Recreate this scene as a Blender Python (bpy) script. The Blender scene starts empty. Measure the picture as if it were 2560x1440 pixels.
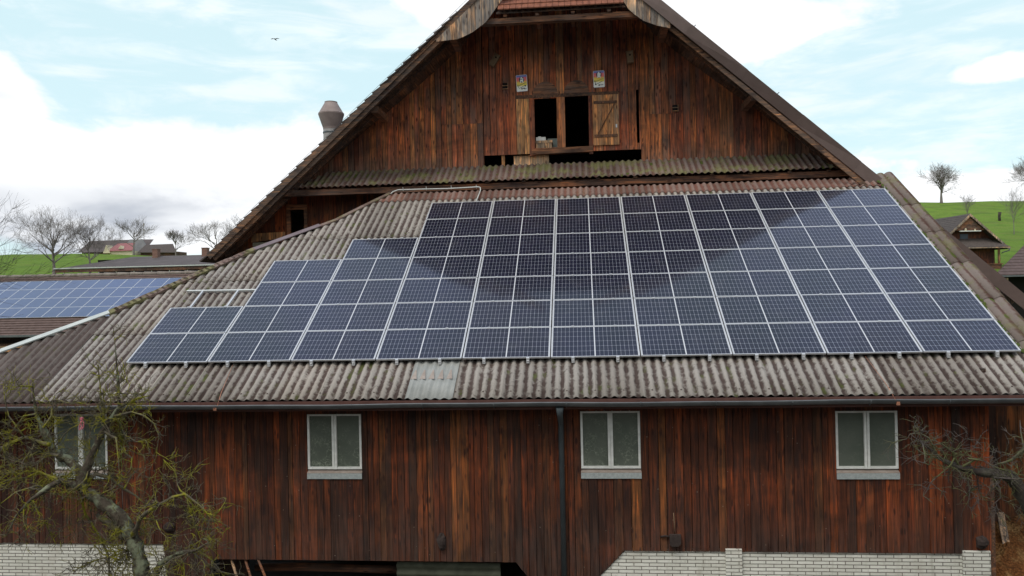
import bpy, math, random
from mathutils import Vector, Matrix
R_ = math.radians
rnd = random.Random(7)
scene = bpy.context.scene
COL = scene.collection

# ------------------------------------------------------------------ camera
cam_d = bpy.data.cameras.new("camera"); cam = bpy.data.objects.new("camera", cam_d); COL.objects.link(cam)
CP = Vector((9.512838, -15.311271, 1.311068))
yaw, pit, rol = -0.08943319, 0.00465641, -0.02134824
fw = Vector((math.sin(yaw)*math.cos(pit), math.cos(yaw)*math.cos(pit), math.sin(pit)))
rt = Vector((math.cos(yaw), -math.sin(yaw), 0)); up = rt.cross(fw)
r2 = rt*math.cos(rol) + up*math.sin(rol); u2 = up*math.cos(rol) - rt*math.sin(rol)
cam.matrix_world = Matrix(((r2.x, u2.x, -fw.x, CP.x), (r2.y, u2.y, -fw.y, CP.y), (r2.z, u2.z, -fw.z, CP.z), (0, 0, 0, 1)))
cam_d.sensor_width = 36.0; cam_d.lens = 36.0*1926.03/2560.0
cam_d.clip_start = 0.1; cam_d.clip_end = 3000
scene.camera = cam

# ------------------------------------------------------------------ sun, exposure
SUN_EL, SUN_AZ = R_(60), R_(210)        # azimuth measured from +Y towards +X: the sun stands behind and left of the camera
sd = Vector((math.sin(SUN_AZ)*math.cos(SUN_EL), math.cos(SUN_AZ)*math.cos(SUN_EL), math.sin(SUN_EL)))
sun_d = bpy.data.lights.new("sun", 'SUN'); sun = bpy.data.objects.new("sun", sun_d); COL.objects.link(sun)
sun_d.energy = 1.1; sun_d.angle = R_(22); sun_d.color = (1.0, 0.95, 0.88)
sun.rotation_euler = (-sd).to_track_quat('-Z', 'Y').to_euler()
scene.view_settings.view_transform = 'Standard'; scene.view_settings.look = 'None'
scene.view_settings.exposure = 0.6; scene.view_settings.gamma = 1.0

# ------------------------------------------------------------------ node helpers
class N:
    def __init__(s, tree): s.t = tree
    def n(s, typ, **kw):
        x = s.t.nodes.new(typ)
        for k, v in kw.items():
            if k.startswith('i_'): pass
            else: setattr(x, k, v)
        return x
    def put(s, sock, v):
        if hasattr(v, 'is_output') or isinstance(v, bpy.types.NodeSocket): s.t.links.new(v, sock)
        elif v is not None: sock.default_value = v
    def m(s, op, a, b=None, c=None, clamp=False):
        x = s.n('ShaderNodeMath', operation=op, use_clamp=clamp)
        s.put(x.inputs[0], a)
        if b is not None: s.put(x.inputs[1], b)
        if c is not None: s.put(x.inputs[2], c)
        return x.outputs[0]
    def vm(s, op, a, b=None):
        x = s.n('ShaderNodeVectorMath', operation=op)
        s.put(x.inputs[0], a)
        if b is not None:
            if op == 'SCALE': s.put(x.inputs[3], b)
            else: s.put(x.inputs[1], b)
        return x.outputs[0]
    def mix(s, f, a, b, mode='MIX'):
        x = s.n('ShaderNodeMix', data_type='RGBA', blend_type=mode); x.clamp_factor = True
        s.put(x.inputs[0], f); s.put(x.inputs[6], col(a)); s.put(x.inputs[7], col(b))
        return x.outputs[2]
    def noise(s, vec, scale=1.0, detail=3, rough=0.5, dist=0.0):
        x = s.n('ShaderNodeTexNoise'); s.put(x.inputs['Vector'], vec); s.put(x.inputs['Scale'], scale)
        s.put(x.inputs['Detail'], detail); s.put(x.inputs['Roughness'], rough); s.put(x.inputs['Distortion'], dist)
        return x.outputs['Fac']
    def vor(s, vec, scale=1.0, feature='F1'):
        x = s.n('ShaderNodeTexVoronoi', feature=feature); s.put(x.inputs['Vector'], vec); s.put(x.inputs['Scale'], scale)
        return x
    def step(s, v, lo, hi):
        x = s.n('ShaderNodeMapRange'); x.interpolation_type = 'SMOOTHSTEP'
        s.put(x.inputs[0], v); s.put(x.inputs[1], lo); s.put(x.inputs[2], hi)
        return x.outputs[0]
    def ramp(s, f, stops):
        x = s.n('ShaderNodeValToRGB'); s.put(x.inputs[0], f); e = x.color_ramp.elements
        while len(e) < len(stops): e.new(0.5)
        for el, (p, c) in zip(e, stops): el.position = p; el.color = col(c)
        return x.outputs[0]
    def attr(s, name): return s.n('ShaderNodeAttribute', attribute_name=name).outputs['Fac']
    def pos(s): return s.n('ShaderNodeNewGeometry').outputs['Position']
    def obj(s): return s.n('ShaderNodeTexCoord').outputs['Object']
    def xyz(s, v):
        x = s.n('ShaderNodeSeparateXYZ'); s.put(x.inputs[0], v); return x.outputs
    def comb(s, a, b, c):
        x = s.n('ShaderNodeCombineXYZ'); s.put(x.inputs[0], a); s.put(x.inputs[1], b); s.put(x.inputs[2], c); return x.outputs[0]
    def bump(s, h, strength=0.3, dist=0.02):
        x = s.n('ShaderNodeBump'); s.put(x.inputs['Height'], h); s.put(x.inputs['Strength'], strength); s.put(x.inputs['Distance'], dist)
        return x.outputs[0]
def col(c):
    if isinstance(c, (tuple, list)) and len(c) == 3: return (c[0], c[1], c[2], 1.0)
    return c
def mat(name, build, rough=0.8, metallic=0.0, spec=0.3):
    m = bpy.data.materials.new(name); m.use_nodes = True; t = m.node_tree
    b = t.nodes['Principled BSDF']; b.inputs['Roughness'].default_value = rough; b.inputs['Metallic'].default_value = metallic
    b.inputs['Specular IOR Level'].default_value = spec
    k = N(t); r = build(k, b)
    if r is not None: k.put(b.inputs['Base Color'], col(r))
    return m

# ------------------------------------------------------------------ world: sky with clouds laid out by direction
w = bpy.data.worlds.new("World"); scene.world = w; w.use_nodes = True
k = N(w.node_tree); bg = w.node_tree.nodes['Background']
sky = k.n('ShaderNodeTexSky', sky_type='NISHITA'); sky.sun_disc = False
sky.sun_elevation = SUN_EL; sky.sun_rotation = SUN_AZ; sky.air_density = 1.0; sky.dust_density = 0.4; sky.ozone_density = 1.0
d = k.n('ShaderNodeTexCoord').outputs['Generated']
dx, dy, dz = k.xyz(d)
az = k.m('DEGREES' if False else 'MULTIPLY', k.m('ARCTAN2', dx, dy), 57.29578)
el = k.m('MULTIPLY', k.m('ARCSINE', dz), 57.29578)
wv = k.comb(k.m('MULTIPLY', az, 0.11), k.m('MULTIPLY', el, 0.2), 0.0)
wv3 = k.vm('MULTIPLY', d, (1.0, 1.0, 2.2))
n1 = k.noise(wv3, 5.5, 7, 0.58, 0.25)
n2 = k.noise(k.vm('MULTIPLY', d, (1.0, 1.0, 4.5)), 7.0, 6, 0.6, 0.4)
def blob(a0, e0, sa, se, amp):
    p = k.m('DIVIDE', k.m('SUBTRACT', az, a0), sa); q = k.m('DIVIDE', k.m('SUBTRACT', el, e0), se)
    s2 = k.m('ADD', k.m('MULTIPLY', p, p), k.m('MULTIPLY', q, q))
    return k.m('MULTIPLY', k.m('POWER', 2.718, k.m('MULTIPLY', s2, -1.0)), amp)
blobs = [(-38, 21.5, 9, 2.6, .85), (-40.5, 13.2, 4.2, 3.6, 1.0), (-31.5, 9.0, 8, 3.8, .85), (-20, 8.5, 8, 5.0, .9), (-31, 5.5, 14, 3.0, .65), (-6, 20, 8.5, 3.2, 1.15), (-3, 22, 7, 5, .6),
         (7, 21, 9, 3.2, .85), (12, 17.2, 9, 2.0, .5), (28, 13, 5.5, 1.3, .8), (22, 18.5, 9, 1.6, .35), (18, 6, 15, 3.6, .5), (27, 3.5, 9, 3, .5)]
tot = None
for b_ in blobs:
    v = blob(*b_); tot = v if tot is None else k.m('ADD', tot, v)
# blue openings
for b_ in [(-25, 16.5, 13, 3.2, -.55), (-34.5, 17.2, 4, 1.6, -.2), (-13, 18.5, 4, 3, -.4), (20, 12.5, 8, 2.8, -.4)]:
    tot = k.m('ADD', tot, blob(*b_))
elabs = k.step(el, 24.0, 34.0)
front = k.m('SUBTRACT', 1.0, elabs)
dens = k.m('ADD', k.m('MULTIPLY', tot, front), k.m('MULTIPLY', k.m('SUBTRACT', n1, 0.5), 1.7))
wisp = k.m('MULTIPLY', k.step(n2, 0.40, 0.70), 0.60)
high = k.m('MULTIPLY', k.step(n1, 0.36, 0.56), k.m('MAXIMUM', k.m('MULTIPLY', elabs, 0.85), k.step(dy, .05, -.35)))          # cloud cover overhead
cl = k.m('MAXIMUM', k.step(dens, 0.28, 0.56), k.m('MAXIMUM', wisp, high))
shade = k.step(k.noise(k.vm('MULTIPLY', d, (1.0, 1.0, 3.2)), 6.3, 4, 0.5, 0.3), 0.36, 0.62)
lowg = k.m('MULTIPLY', k.step(el, 8.5, 2.0), k.step(az, 0.0, -14.0))
gb = k.m('MULTIPLY', k.m('MULTIPLY', .42, 1.0), k.m('MULTIPLY', k.m('ADD', k.m('ADD', blob(-31, 6.3, 11, 1.5, 1.1), blob(-41, 12.3, 5, 1.3, .8)), k.m('ADD', blob(-24, 3.4, 7, 1.1, .9), blob(-38, 3.4, 6, 1.6, .8))), k.step(n1, .36, .6)))
shv = k.m('ADD', gb, k.m('MULTIPLY', shade, k.m('ADD', k.m('MULTIPLY', lowg, 0.9), k.m('ADD', 0.16, k.m('MULTIPLY', elabs, .5)))), clamp=True)
back = k.step(dy, .05, -.35)
ccol = k.mix(shv, k.mix(elabs, (6.6, 6.7, 6.8), k.mix(back, (3.5, 4.3, 6.9), (9.8, 9.1, 8.4))), k.mix(back, (2.9, 3.15, 3.6), (6.5, 6.3, 6.1)))
skyc = k.mix(k.m('SUBTRACT', .86, k.m('MULTIPLY', elabs, .3)), sky.outputs[0], (4.25, 5.55, 5.75))       # thin high haze over the blue
allc = k.mix(cl, skyc, ccol)
k.put(bg.inputs[0], allc); bg.inputs[1].default_value = 0.115

# ------------------------------------------------------------------ mesh helpers
GABLE_CAM_SCALE = (1.042, -.3995, .6431, -.0551)      # the high barn block is scaled up about the camera position: factor and resulting offset
FR = None
def CAM_SCALE_Z(p):
    # scaled about the camera, less with height, so the verges of the big roof lean out towards the ridge: 0.9 m further at the half hip than at the eaves
    q = max(0.0, min(1.0, (p[2]-4.5)/4.3)); q = q*q*(3-2*q); f_ = 1-q
    return tuple(c*(1+.042*f_)+o*f_ for c, o in zip(p, GABLE_CAM_SCALE[1:]))
def FP(p): return (p[0]*GABLE_CAM_SCALE[0]+GABLE_CAM_SCALE[1], p[1]*GABLE_CAM_SCALE[0]+GABLE_CAM_SCALE[2], p[2]*GABLE_CAM_SCALE[0]+GABLE_CAM_SCALE[3])
class MB:
    def __init__(s): s.v = []; s.f = []; s.a = {'rnd': [], 'crest': []}; s.sm = []
    def vs(s, pts, r=0.5, c=0.0):
        i = len(s.v); s.v.extend([tuple(p) for p in pts])
        s.a['rnd'].extend([r]*len(pts)); s.a['crest'].extend([c]*len(pts) if not isinstance(c, list) else c)
        return i
    def face(s, idx, smooth=False): s.f.append(tuple(idx)); s.sm.append(smooth)
    def hexa(s, p, r=None):
        """p: 8 points, bottom 0-3 (ccw seen from above) and top 4-7"""
        r = rnd.random() if r is None else r
        i = s.vs(p, r)
        for q in ((3, 2, 1, 0), (4, 5, 6, 7), (0, 1, 5, 4), (1, 2, 6, 5), (2, 3, 7, 6), (3, 0, 4, 7)): s.face([i+j for j in q])
    def box(s, x0, x1, y0, y1, z0, z1, r=None):
        s.hexa([(x0, y0, z0), (x1, y0, z0), (x1, y1, z0), (x0, y1, z0), (x0, y0, z1), (x1, y0, z1), (x1, y1, z1), (x0, y1, z1)], r)
    def beam(s, a, b, w, h, r=None, upv=(0, 0, 1)):
        a = Vector(a); b = Vector(b); d = (b-a).normalized(); upv = Vector(upv)
        sx = d.cross(upv).normalized()*w/2; uz = sx.cross(d).normalized()*h/2
        s.hexa([a-sx-uz, b-sx-uz, b+sx-uz, a+sx-uz, a-sx+uz, b-sx+uz, b+sx+uz, a+sx+uz], r)
    def prism(s, poly, axis, lo, hi, r=None):
        """polygon of 2D points extruded along axis ('x','y','z')"""
        r = rnd.random() if r is None else r
        def P(p, t): return {'x': (t, p[0], p[1]), 'y': (p[0], t, p[1]), 'z': (p[0], p[1], t)}[axis]
        n = len(poly); i = s.vs([P(p, lo) for p in poly], r); s.vs([P(p, hi) for p in poly], r)
        s.face([i+j for j in range(n)][::-1]); s.face([i+n+j for j in range(n)])
        for j in range(n): s.face([i+j, i+(j+1) % n, i+n+(j+1) % n, i+n+j])
    def tube(s, pts, rad, n=6, r=None, cap=True, rough=0.0):
        r = rnd.random() if r is None else r
        pts = [Vector(p) for p in pts]; rad = rad if isinstance(rad, (list, tuple)) else [rad]*len(pts)
        up0 = Vector((0.13, 0.21, 1)).normalized(); base = len(s.v); prev = None
        for j, p in enumerate(pts):
            d = (pts[min(j+1, len(pts)-1)]-pts[max(j-1, 0)])
            d = d.normalized() if d.length > 1e-9 else Vector((0, 0, 1))
            if prev is None: sx = d.cross(up0 if abs(d.dot(up0)) < .95 else Vector((1, 0, 0))).normalized()
            else: sx = (prev - d*prev.dot(d)).normalized()
            prev = sx; sy = d.cross(sx)
            s.vs([p+(sx*math.cos(2*math.pi*q/n)+sy*math.sin(2*math.pi*q/n))*rad[j]*(1+(rnd.uniform(-rough, rough) if rough else 0)) for q in range(n)], r)
        for j in range(len(pts)-1):
            for q in range(n):
                a = base+j*n+q; b = base+j*n+(q+1) % n
                s.face([a, b, b+n, a+n], True)
        if cap:
            s.face([base+q for q in range(n)][::-1]); s.face([base+(len(pts)-1)*n+q for q in range(n)])
    def lathe(s, prof, c, n=24, r=0.5):
        base = len(s.v)
        for (rr, z) in prof: s.vs([(c[0]+rr*math.cos(2*math.pi*q/n), c[1]+rr*math.sin(2*math.pi*q/n), c[2]+z) for q in range(n)], r)
        for j in range(len(prof)-1):
            for q in range(n): s.face([base+j*n+q, base+j*n+(q+1) % n, base+(j+1)*n+(q+1) % n, base+(j+1)*n+q], False)
        s.face([base+q for q in range(n)][::-1]); s.face([base+(len(prof)-1)*n+q for q in range(n)])
    def build(s, name, m, parent=None, label=None, cat=None, group=None, kind=None):
        if callable(FR): s.v = [FR(p) for p in s.v]
        elif FR: s.v = [(x*FR[0]+FR[1], y*FR[0]+FR[2], z*FR[0]+FR[3]) for x, y, z in s.v]
        me = bpy.data.meshes.new(name); me.from_pydata(s.v, [], s.f)
        for k_, vals in s.a.items():
            if k_ == 'crest' and not any(vals): continue
            at = me.attributes.new(k_, 'FLOAT', 'POINT'); at.data.foreach_set('value', vals)
        me.polygons.foreach_set('use_smooth', s.sm)
        me.materials.append(m); me.update()
        o = bpy.data.objects.new(name, me); COL.objects.link(o)
        if parent: o.parent = parent
        tag(o, label, cat, group, kind)
        return o
def tag(o, label=None, cat=None, group=None, kind=None):
    if label: o['label'] = label
    if cat: o['category'] = cat
    if group: o['group'] = group
    if kind: o['kind'] = kind
    return o
def empty(name, loc=(0, 0, 0), label=None, cat=None, group=None, parent=None):
    o = bpy.data.objects.new(name, None); COL.objects.link(o); o.location = loc; o.empty_display_size = .2
    if parent: o.parent = parent
    return tag(o, label, cat, group)
def local(mb, origin):
    ox, oy, oz = origin; mb.v = [(x-ox, y-oy, z-oz) for x, y, z in mb.v]; return mb

# ------------------------------------------------------------------ materials
def wood(name, cols, grey=(0.17, 0.15, 0.135), gamt=0.35, axis='z', rough=0.78, gl=1.0, knots=True, stk=.5, wear=None):
    """weathered boards: 'rnd' picks each board's tone, grain runs along the axis"""
    def b(k, bs):
        p = k.pos(); r = k.attr('rnd'); x, y, z = k.xyz(p)
        if axis == 'x': x, z = z, x
        if axis == 'y': y, z = z, y
        off = k.m('MULTIPLY', r, 37.0)
        v = k.comb(k.m('ADD', x, off), y, k.m('ADD', z, k.m('MULTIPLY', r, 91.0)))
        fine = k.noise(k.vm('MULTIPLY', v, (70, 70, 1.6)), 1.0, 3, .6, .3)
        broad = k.noise(k.vm('MULTIPLY', v, (16, 16, 1.0)), 1.0, 4, .55, .8)
        blot = k.noise(k.vm('MULTIPLY', v, (4.5, 4.5, 1.6)), 1.0, 3, .6, .5)
        c = k.ramp(k.m('FRACT', k.m('MULTIPLY', r, 7.31)), cols)
        c = k.mix(k.step(broad, .44, .66), c, k.mix(1.0, c, (2.3, 1.85, 1.4), 'MULTIPLY'))
        strk = k.noise(k.vm('MULTIPLY', v, (42, 42, .9)), 1.0, 3, .5, .5)
        c = k.mix(k.m('MULTIPLY', k.step(strk, .60, .70), stk), c, k.mix(1.0, c, (3.2, 2.7, 1.9), 'MULTIPLY'))
        c = k.mix(k.m('MULTIPLY', k.step(strk, .40, .30), stk), c, k.mix(1.0, c, (.35, .35, .4), 'MULTIPLY'))
        c = k.mix(k.m('MULTIPLY', k.step(fine, .5, .75), .5), c, k.mix(1.0, c, (2.1, 1.9, 1.6), 'MULTIPLY'))
        c = k.mix(k.m('MULTIPLY', k.step(fine, .5, .27), .75), c, (.012, .008, .007))
        c = k.mix(k.m('MULTIPLY', k.step(blot, .50, .72), .68), c, (.022, .012, .012))
        zone = k.noise(k.vm('MULTIPLY', p, (.55, .55, .8)), 1.0, 4, .62, .6)
        c = k.mix(k.step(zone, .46, .64), c, k.mix(1.0, c, (1.65, 1.45, 1.28), 'MULTIPLY'))
        c = k.mix(k.step(zone, .50, .34), c, k.mix(1.0, c, (.66, .72, .82), 'MULTIPLY'))
        g = k.noise(k.vm('MULTIPLY', v, (1.4, 1.4, .5)), 1.0, 3, .6)
        c = k.mix(k.m('MULTIPLY', k.step(g, .45, .75), gamt), c, grey)
        if knots:
            vv = k.vor(k.vm('ADD', k.vm('MULTIPLY', v, (8.5, 8.5, 2.6)), k.vm('SCALE', k.comb(broad, blot, strk), .5)), 1.0).outputs['Distance']
            c = k.mix(k.m('MULTIPLY', k.step(vv, .26, .10), .85), c, (.03, .011, .008))
        if wear: c = k.mix(k.m('MULTIPLY', k.m('MULTIPLY', k.step(z, wear[0], wear[1]), k.step(broad, .35, .6)), .55), c, grey)
        if knots == 2:
            sp_ = k.vor(k.comb(k.m('MULTIPLY', x, 5.), 0., k.m('MULTIPLY', z, 5.))).outputs['Distance']; c = k.mix(k.m('MULTIPLY', k.step(sp_, .06, .035), .7), c, (.3, .25, .2))
        if gl != 1.0: c = k.mix(1.0, c, (gl, gl, gl), 'MULTIPLY')
        k.put(bs.inputs['Normal'], k.bump(k.m('ADD', fine, k.m('MULTIPLY', broad, .6)), .5, .004))
        return c
    return mat(name, b, rough, 0, .25)
W_UP = wood('weathered_gable_wood', [(0, (.075, .024, .014)), (.2, (.12, .041, .021)), (.38, (.045, .018, .013)), (.55, (.14, .058, .025)), (.72, (.085, .026, .016)), (.88, (.16, .074, .032)), (1, (.042, .018, .015))], gamt=.36, gl=1.65, grey=(.15, .115, .09), wear=(5.9, 4.9))
W_LOW = wood('dark_red_wood', [(0, (.050, .018, .010)), (.18, (.078, .024, .011)), (.34, (.032, .015, .010)), (.5, (.125, .036, .013)), (.62, (.056, .024, .014)), (.76, (.12, .050, .019)), (.88, (.066, .020, .010)), (1, (.034, .018, .013))], grey=(.06, .05, .044), gamt=.36, stk=.5, gl=.92, knots=2, wear=(-2.6, -3.8))
W_GREY = wood('silver_grey_wood', [(0, (.17, .15, .135)), (.3, (.24, .215, .19)), (.55, (.20, .14, .095)), (.8, (.15, .12, .10)), (1, (.27, .24, .21))], grey=(.25, .235, .22), gamt=.6)
W_BEAMX = wood('old_beam_wood', [(0, (.09, .05, .032)), (.5, (.13, .07, .045)), (1, (.075, .04, .028))], axis='x', gamt=.4)
W_VERGE = wood('verge_wood', [(0, (.075, .05, .038)), (.5, (.11, .078, .06)), (1, (.06, .042, .034))], axis='x', gamt=.5, grey=(.13, .11, .095))
W_DARK = wood('dark_trim_wood', [(0, (.055, .034, .026)), (.5, (.08, .05, .036)), (1, (.045, .03, .024))], axis='y', gamt=.3)
W_PALE = wood('pale_board_wood', [(0, (.30, .22, .15)), (.5, (.36, .27, .19)), (1, (.25, .18, .12))], gamt=.3, grey=(.3, .28, .25))
W_SHUT = wood('shutter_wood', [(0, (.17, .095, .048)), (.3, (.21, .13, .075)), (.6, (.14, .075, .038)), (1, (.20, .12, .06))], grey=(.24, .2, .15), gamt=.5, gl=1.4)

def fibro(name, red=0.0, moss=0.35, pale=1.0, yellow=0.0):
    def b(k, bs):
        p = k.pos(); cr = k.attr('crest'); r = k.attr('rnd'); x, y, z = k.xyz(p)
        v = k.vm('ADD', p, k.comb(k.m('MULTIPLY', r, 23.), 0., k.m('MULTIPLY', r, 11.)))
        big = k.noise(v, 1.7, 4, .6, .3); med = k.noise(v, 9., 5, .68, .4); fin = k.noise(v, 42., 3, .7)
        long = k.noise(k.vm('MULTIPLY', v, (9., .9, .9)), 1.0, 3, .55)
        base = k.mix(big, (.052, .037, .033), (.10, .075, .067))
        base = k.mix(red, base, k.mix(big, (.15, .062, .048), (.21, .10, .075)))
        lich = k.m('MULTIPLY', k.step(k.m('ADD', k.m('MULTIPLY', cr, .40), k.m('MULTIPLY', k.m('SUBTRACT', k.m('ADD', med, k.m('MULTIPLY', long, .5)), .5), 1.7)), .04, .66), pale)
        c = k.mix(lich, base, k.mix(fin, (.215, .195, .175), (.43, .405, .37)))
        c = k.mix(k.m('MULTIPLY', k.step(fin, .56, .72), .62), c, (.055, .042, .037))
        c = k.mix(k.m('MULTIPLY', k.step(med, .42, .28), .5), c, (.07, .05, .045))
        tint = k.ramp(k.m('FRACT', k.m('MULTIPLY', r, 5.7)), [(0, (.72, .69, .67)), (.5, (1, 1, 1)), (1, (1.12, 1.08, 1.04))])
        c = k.mix(1.0, c, tint, 'MULTIPLY')
        vn = k.noise(v, 2.3, 4, .6)
        mm = k.m('MULTIPLY', k.step(vn, .56, .68), k.step(cr, .25, -.5))
        c = k.mix(k.m('MULTIPLY', mm, moss*2), c, k.mix(fin, (.045, .06, .012), (.11, .13, .03)))
        if yellow: c = k.mix(k.m('MULTIPLY', k.step(k.noise(p, 1.9, 5, .65), .47, .63), yellow), c, k.mix(med, (.10, .11, .045), (.25, .25, .09)))
        k.put(bs.inputs['Normal'], k.bump(k.m('ADD', med, fin), .35, .006))
        return c
    return mat(name, b, .9, 0, .2)
F_MAIN = fibro('fibre_cement'); F_TOP = fibro('red_fibre_cement', red=.85, moss=.1, pale=.35); F_PENT = fibro('mossy_fibre_cement', red=.45, moss=.6, pale=.36, yellow=.7)
F_DARK = fibro('brown_fibre_cement', red=.0, moss=.2, pale=.26); F_CAP = fibro('verge_cap_cement', red=.4, moss=.7, pale=.5, yellow=.45)
def plain(name, c1, c2, scale=6, rough=.7, metallic=0, spec=.3, bump=.15, det=4):
    def b(k, bs):
        p = k.obj(); n = k.noise(p, scale, det, .6, .3); n2_ = k.noise(p, scale*6, 3, .6)
        k.put(bs.inputs['Normal'], k.bump(n2_, bump, .004))
        f = k.m('ADD', k.m('MULTIPLY', k.step(n, .3, .7), .7), k.m('MULTIPLY', n2_, .3))
        return k.mix(f, c1, c2)
    return mat(name, b, rough, metallic, spec)
ALU = plain('anodised_aluminium', (.50, .51, .52), (.60, .61, .62), 3, .42, .35, .5, .05)
WHITE_SHEET = plain('white_ridge_sheet', (.42, .45, .43), (.55, .58, .55), 4, .6)
BROWN_METAL = plain('brown_sheet_metal', (.105, .073, .062), (.135, .094, .082), 2.5, .5, .0, .4, .08)
GUTTER = plain('grey_gutter_zinc', (.085, .095, .10), (.15, .16, .165), 3, .45, .3, .5)
PIPE = plain('slate_blue_pipe', (.045, .058, .065), (.075, .09, .097), 3, .5, .1, .4)
ZINC = plain('chimney_zinc', (.27, .25, .24), (.40, .38, .36), 2.2, .6, .2, .4)
RUST = plain('chimney_brown_metal', (.20, .155, .14), (.31, .25, .23), 2.2, .65, .1, .4)
LILAC = plain('mauve_flashing', (.14, .105, .11), (.19, .15, .155), 3, .55)
PAINT = plain('old_white_paint', (.66, .67, .63), (.86, .87, .83), 9, .6, 0, .3)
SILLW = plain('pale_sill_wood', (.25, .20, .17), (.36, .31, .27), 9, .7)
SILLM = plain('grey_sill_metal', (.33, .37, .37), (.50, .54, .53), 25, .5, .2)
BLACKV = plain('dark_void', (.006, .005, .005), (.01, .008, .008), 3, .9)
NEST = plain('dark_mud', (.028, .02, .018), (.06, .045, .04), 20, .95)
COPPER = plain('copper_clip', (.45, .20, .12), (.62, .30, .2), 8, .4, .5)
CONDUIT = plain('white_conduit', (.48, .50, .48), (.6, .62, .6), 8, .45)
PATCHM = plain('grey_green_sheet', (.23, .24, .225), (.34, .35, .335), 2.0, .6)
CREAM = plain('cream_board', (.25, .24, .17), (.33, .32, .24), 3, .7)
TILE = plain('dark_roof_tile', (.05, .040, .036), (.10, .082, .073), 5, .85)
TILE_O = plain('orange_clay_tile', (.14, .05, .03), (.27, .10, .055), 9, .85)
CRATEW = plain('white_box_paint', (.62, .62, .58), (.75, .75, .72), 5, .6)
TUB = plain('grey_green_tub_plastic', (.22, .25, .22), (.30, .33, .29), 4, .5)
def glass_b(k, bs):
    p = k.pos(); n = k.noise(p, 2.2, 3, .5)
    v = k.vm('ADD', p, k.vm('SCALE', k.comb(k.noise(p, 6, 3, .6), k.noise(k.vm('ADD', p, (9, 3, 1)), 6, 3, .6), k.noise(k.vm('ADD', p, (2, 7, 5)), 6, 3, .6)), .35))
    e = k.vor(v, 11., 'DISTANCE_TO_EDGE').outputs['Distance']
    veins = k.m('MULTIPLY', k.step(e, .09, .0), k.step(k.noise(p, 4.5, 4, .65), .38, .6))
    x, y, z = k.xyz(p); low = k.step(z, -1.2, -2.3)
    c = k.mix(n, (.075, .095, .075), (.15, .165, .135))  # green base and pale veins paint the reflected trees into the dirty film
    c = k.mix(k.m('MULTIPLY', veins, k.m('MULTIPLY', k.m('ADD', .35, k.m('MULTIPLY', low, .65)), k.attr('rnd'))), c, (.30, .34, .26))
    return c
PANE = mat('dirty_glass_painted_reflection', glass_b, .22, 0, .5)
def cells_b(k, bs):
    p = k.obj(); x, y, z = k.xyz(p)                       # x along the long side, y up the slope, origin at the panel's middle
    W2, H2 = .845, .505
    # each half: ten half cells wide, six high
    ax = k.m('SUBTRACT', k.m('ABSOLUTE', x), .010)
    cw, ch = (W2-.010)/10., 2*H2/6.
    fx = k.m('PINGPONG', ax, cw/2); fx = k.m('ABSOLUTE', k.m('SUBTRACT', k.m('MODULO', k.m('ADD', ax, cw*20.5), cw), cw/2))
    fy = k.m('ABSOLUTE', k.m('SUBTRACT', k.m('MODULO', k.m('ADD', k.m('ADD', y, H2), ch*20.5), ch), ch/2))
    lx = k.step(fx, .0032, .0018); ly = k.step(fy, .0032, .0018)
    dia = k.step(k.m('ADD', k.m('ADD', fx, fy), 0.0), .0135, .0105)
    mid = k.step(k.m('ABSOLUTE', x), .012, .009)
    ex = k.step(k.m('ABSOLUTE', x), W2-.001, W2+.002); ey = k.step(k.m('ABSOLUTE', y), H2-.001, H2+.002)
    bus = k.m('MULTIPLY', k.step(k.m('ABSOLUTE', k.m('SUBTRACT', k.m('MODULO', k.m('ADD', k.m('ADD', y, H2), ch*20.), ch/5.), ch/10.)), .0022, .0008), .10)
    cell = k.n('ShaderNodeTexWhiteNoise'); cell.noise_dimensions = '4D'
    k.put(cell.inputs['Vector'], k.comb(k.m('FLOOR', k.m('DIVIDE', x, cw*2)), k.m('FLOOR', k.m('DIVIDE', k.m('ADD', y, H2), ch)), 0.)); k.put(cell.inputs['W'], k.n('ShaderNodeObjectInfo').outputs['Random'])
    c = k.mix(cell.outputs['Value'], (.0035, .0048, .014), (.0070, .0070, .020))
    c = k.mix(bus, c, (.12, .12, .13))
    ln = k.m('MAXIMUM', k.m('MAXIMUM', lx, ly), dia)
    c = k.mix(ln, c, (.27, .28, .325)); big = k.m('MAXIMUM', mid, k.m('MAXIMUM', ex, ey))
    c = k.mix(big, c, (.55, .56, .58))
    c = k.mix(k.m('MULTIPLY', k.step(k.noise(k.pos(), 2.6, 5, .65), .5, .8), .05), c, (.4, .38, .36))
    bs.inputs['Coat Weight'].default_value = 1.0; k.put(bs.inputs['Coat Roughness'], k.m('ADD', .05, k.m('MULTIPLY', k.noise(k.pos(), 3.5, 4, .6), .07))); bs.inputs['Coat IOR'].default_value = 1.38
    return c
CELLS = mat('solar_cells', cells_b, .4, 0, .2)
def cells2_b(k, bs):
    p = k.obj(); n = k.noise(p, 9., 3, .6); c = k.mix(n, (.035, .055, .115), (.05, .075, .15))
    bs.inputs['Coat Weight'].default_value = 1.0; bs.inputs['Coat Roughness'].default_value = .06
    return c
CELLS2 = mat('blue_poly_cells', cells2_b, .4, 0, .3)
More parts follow.
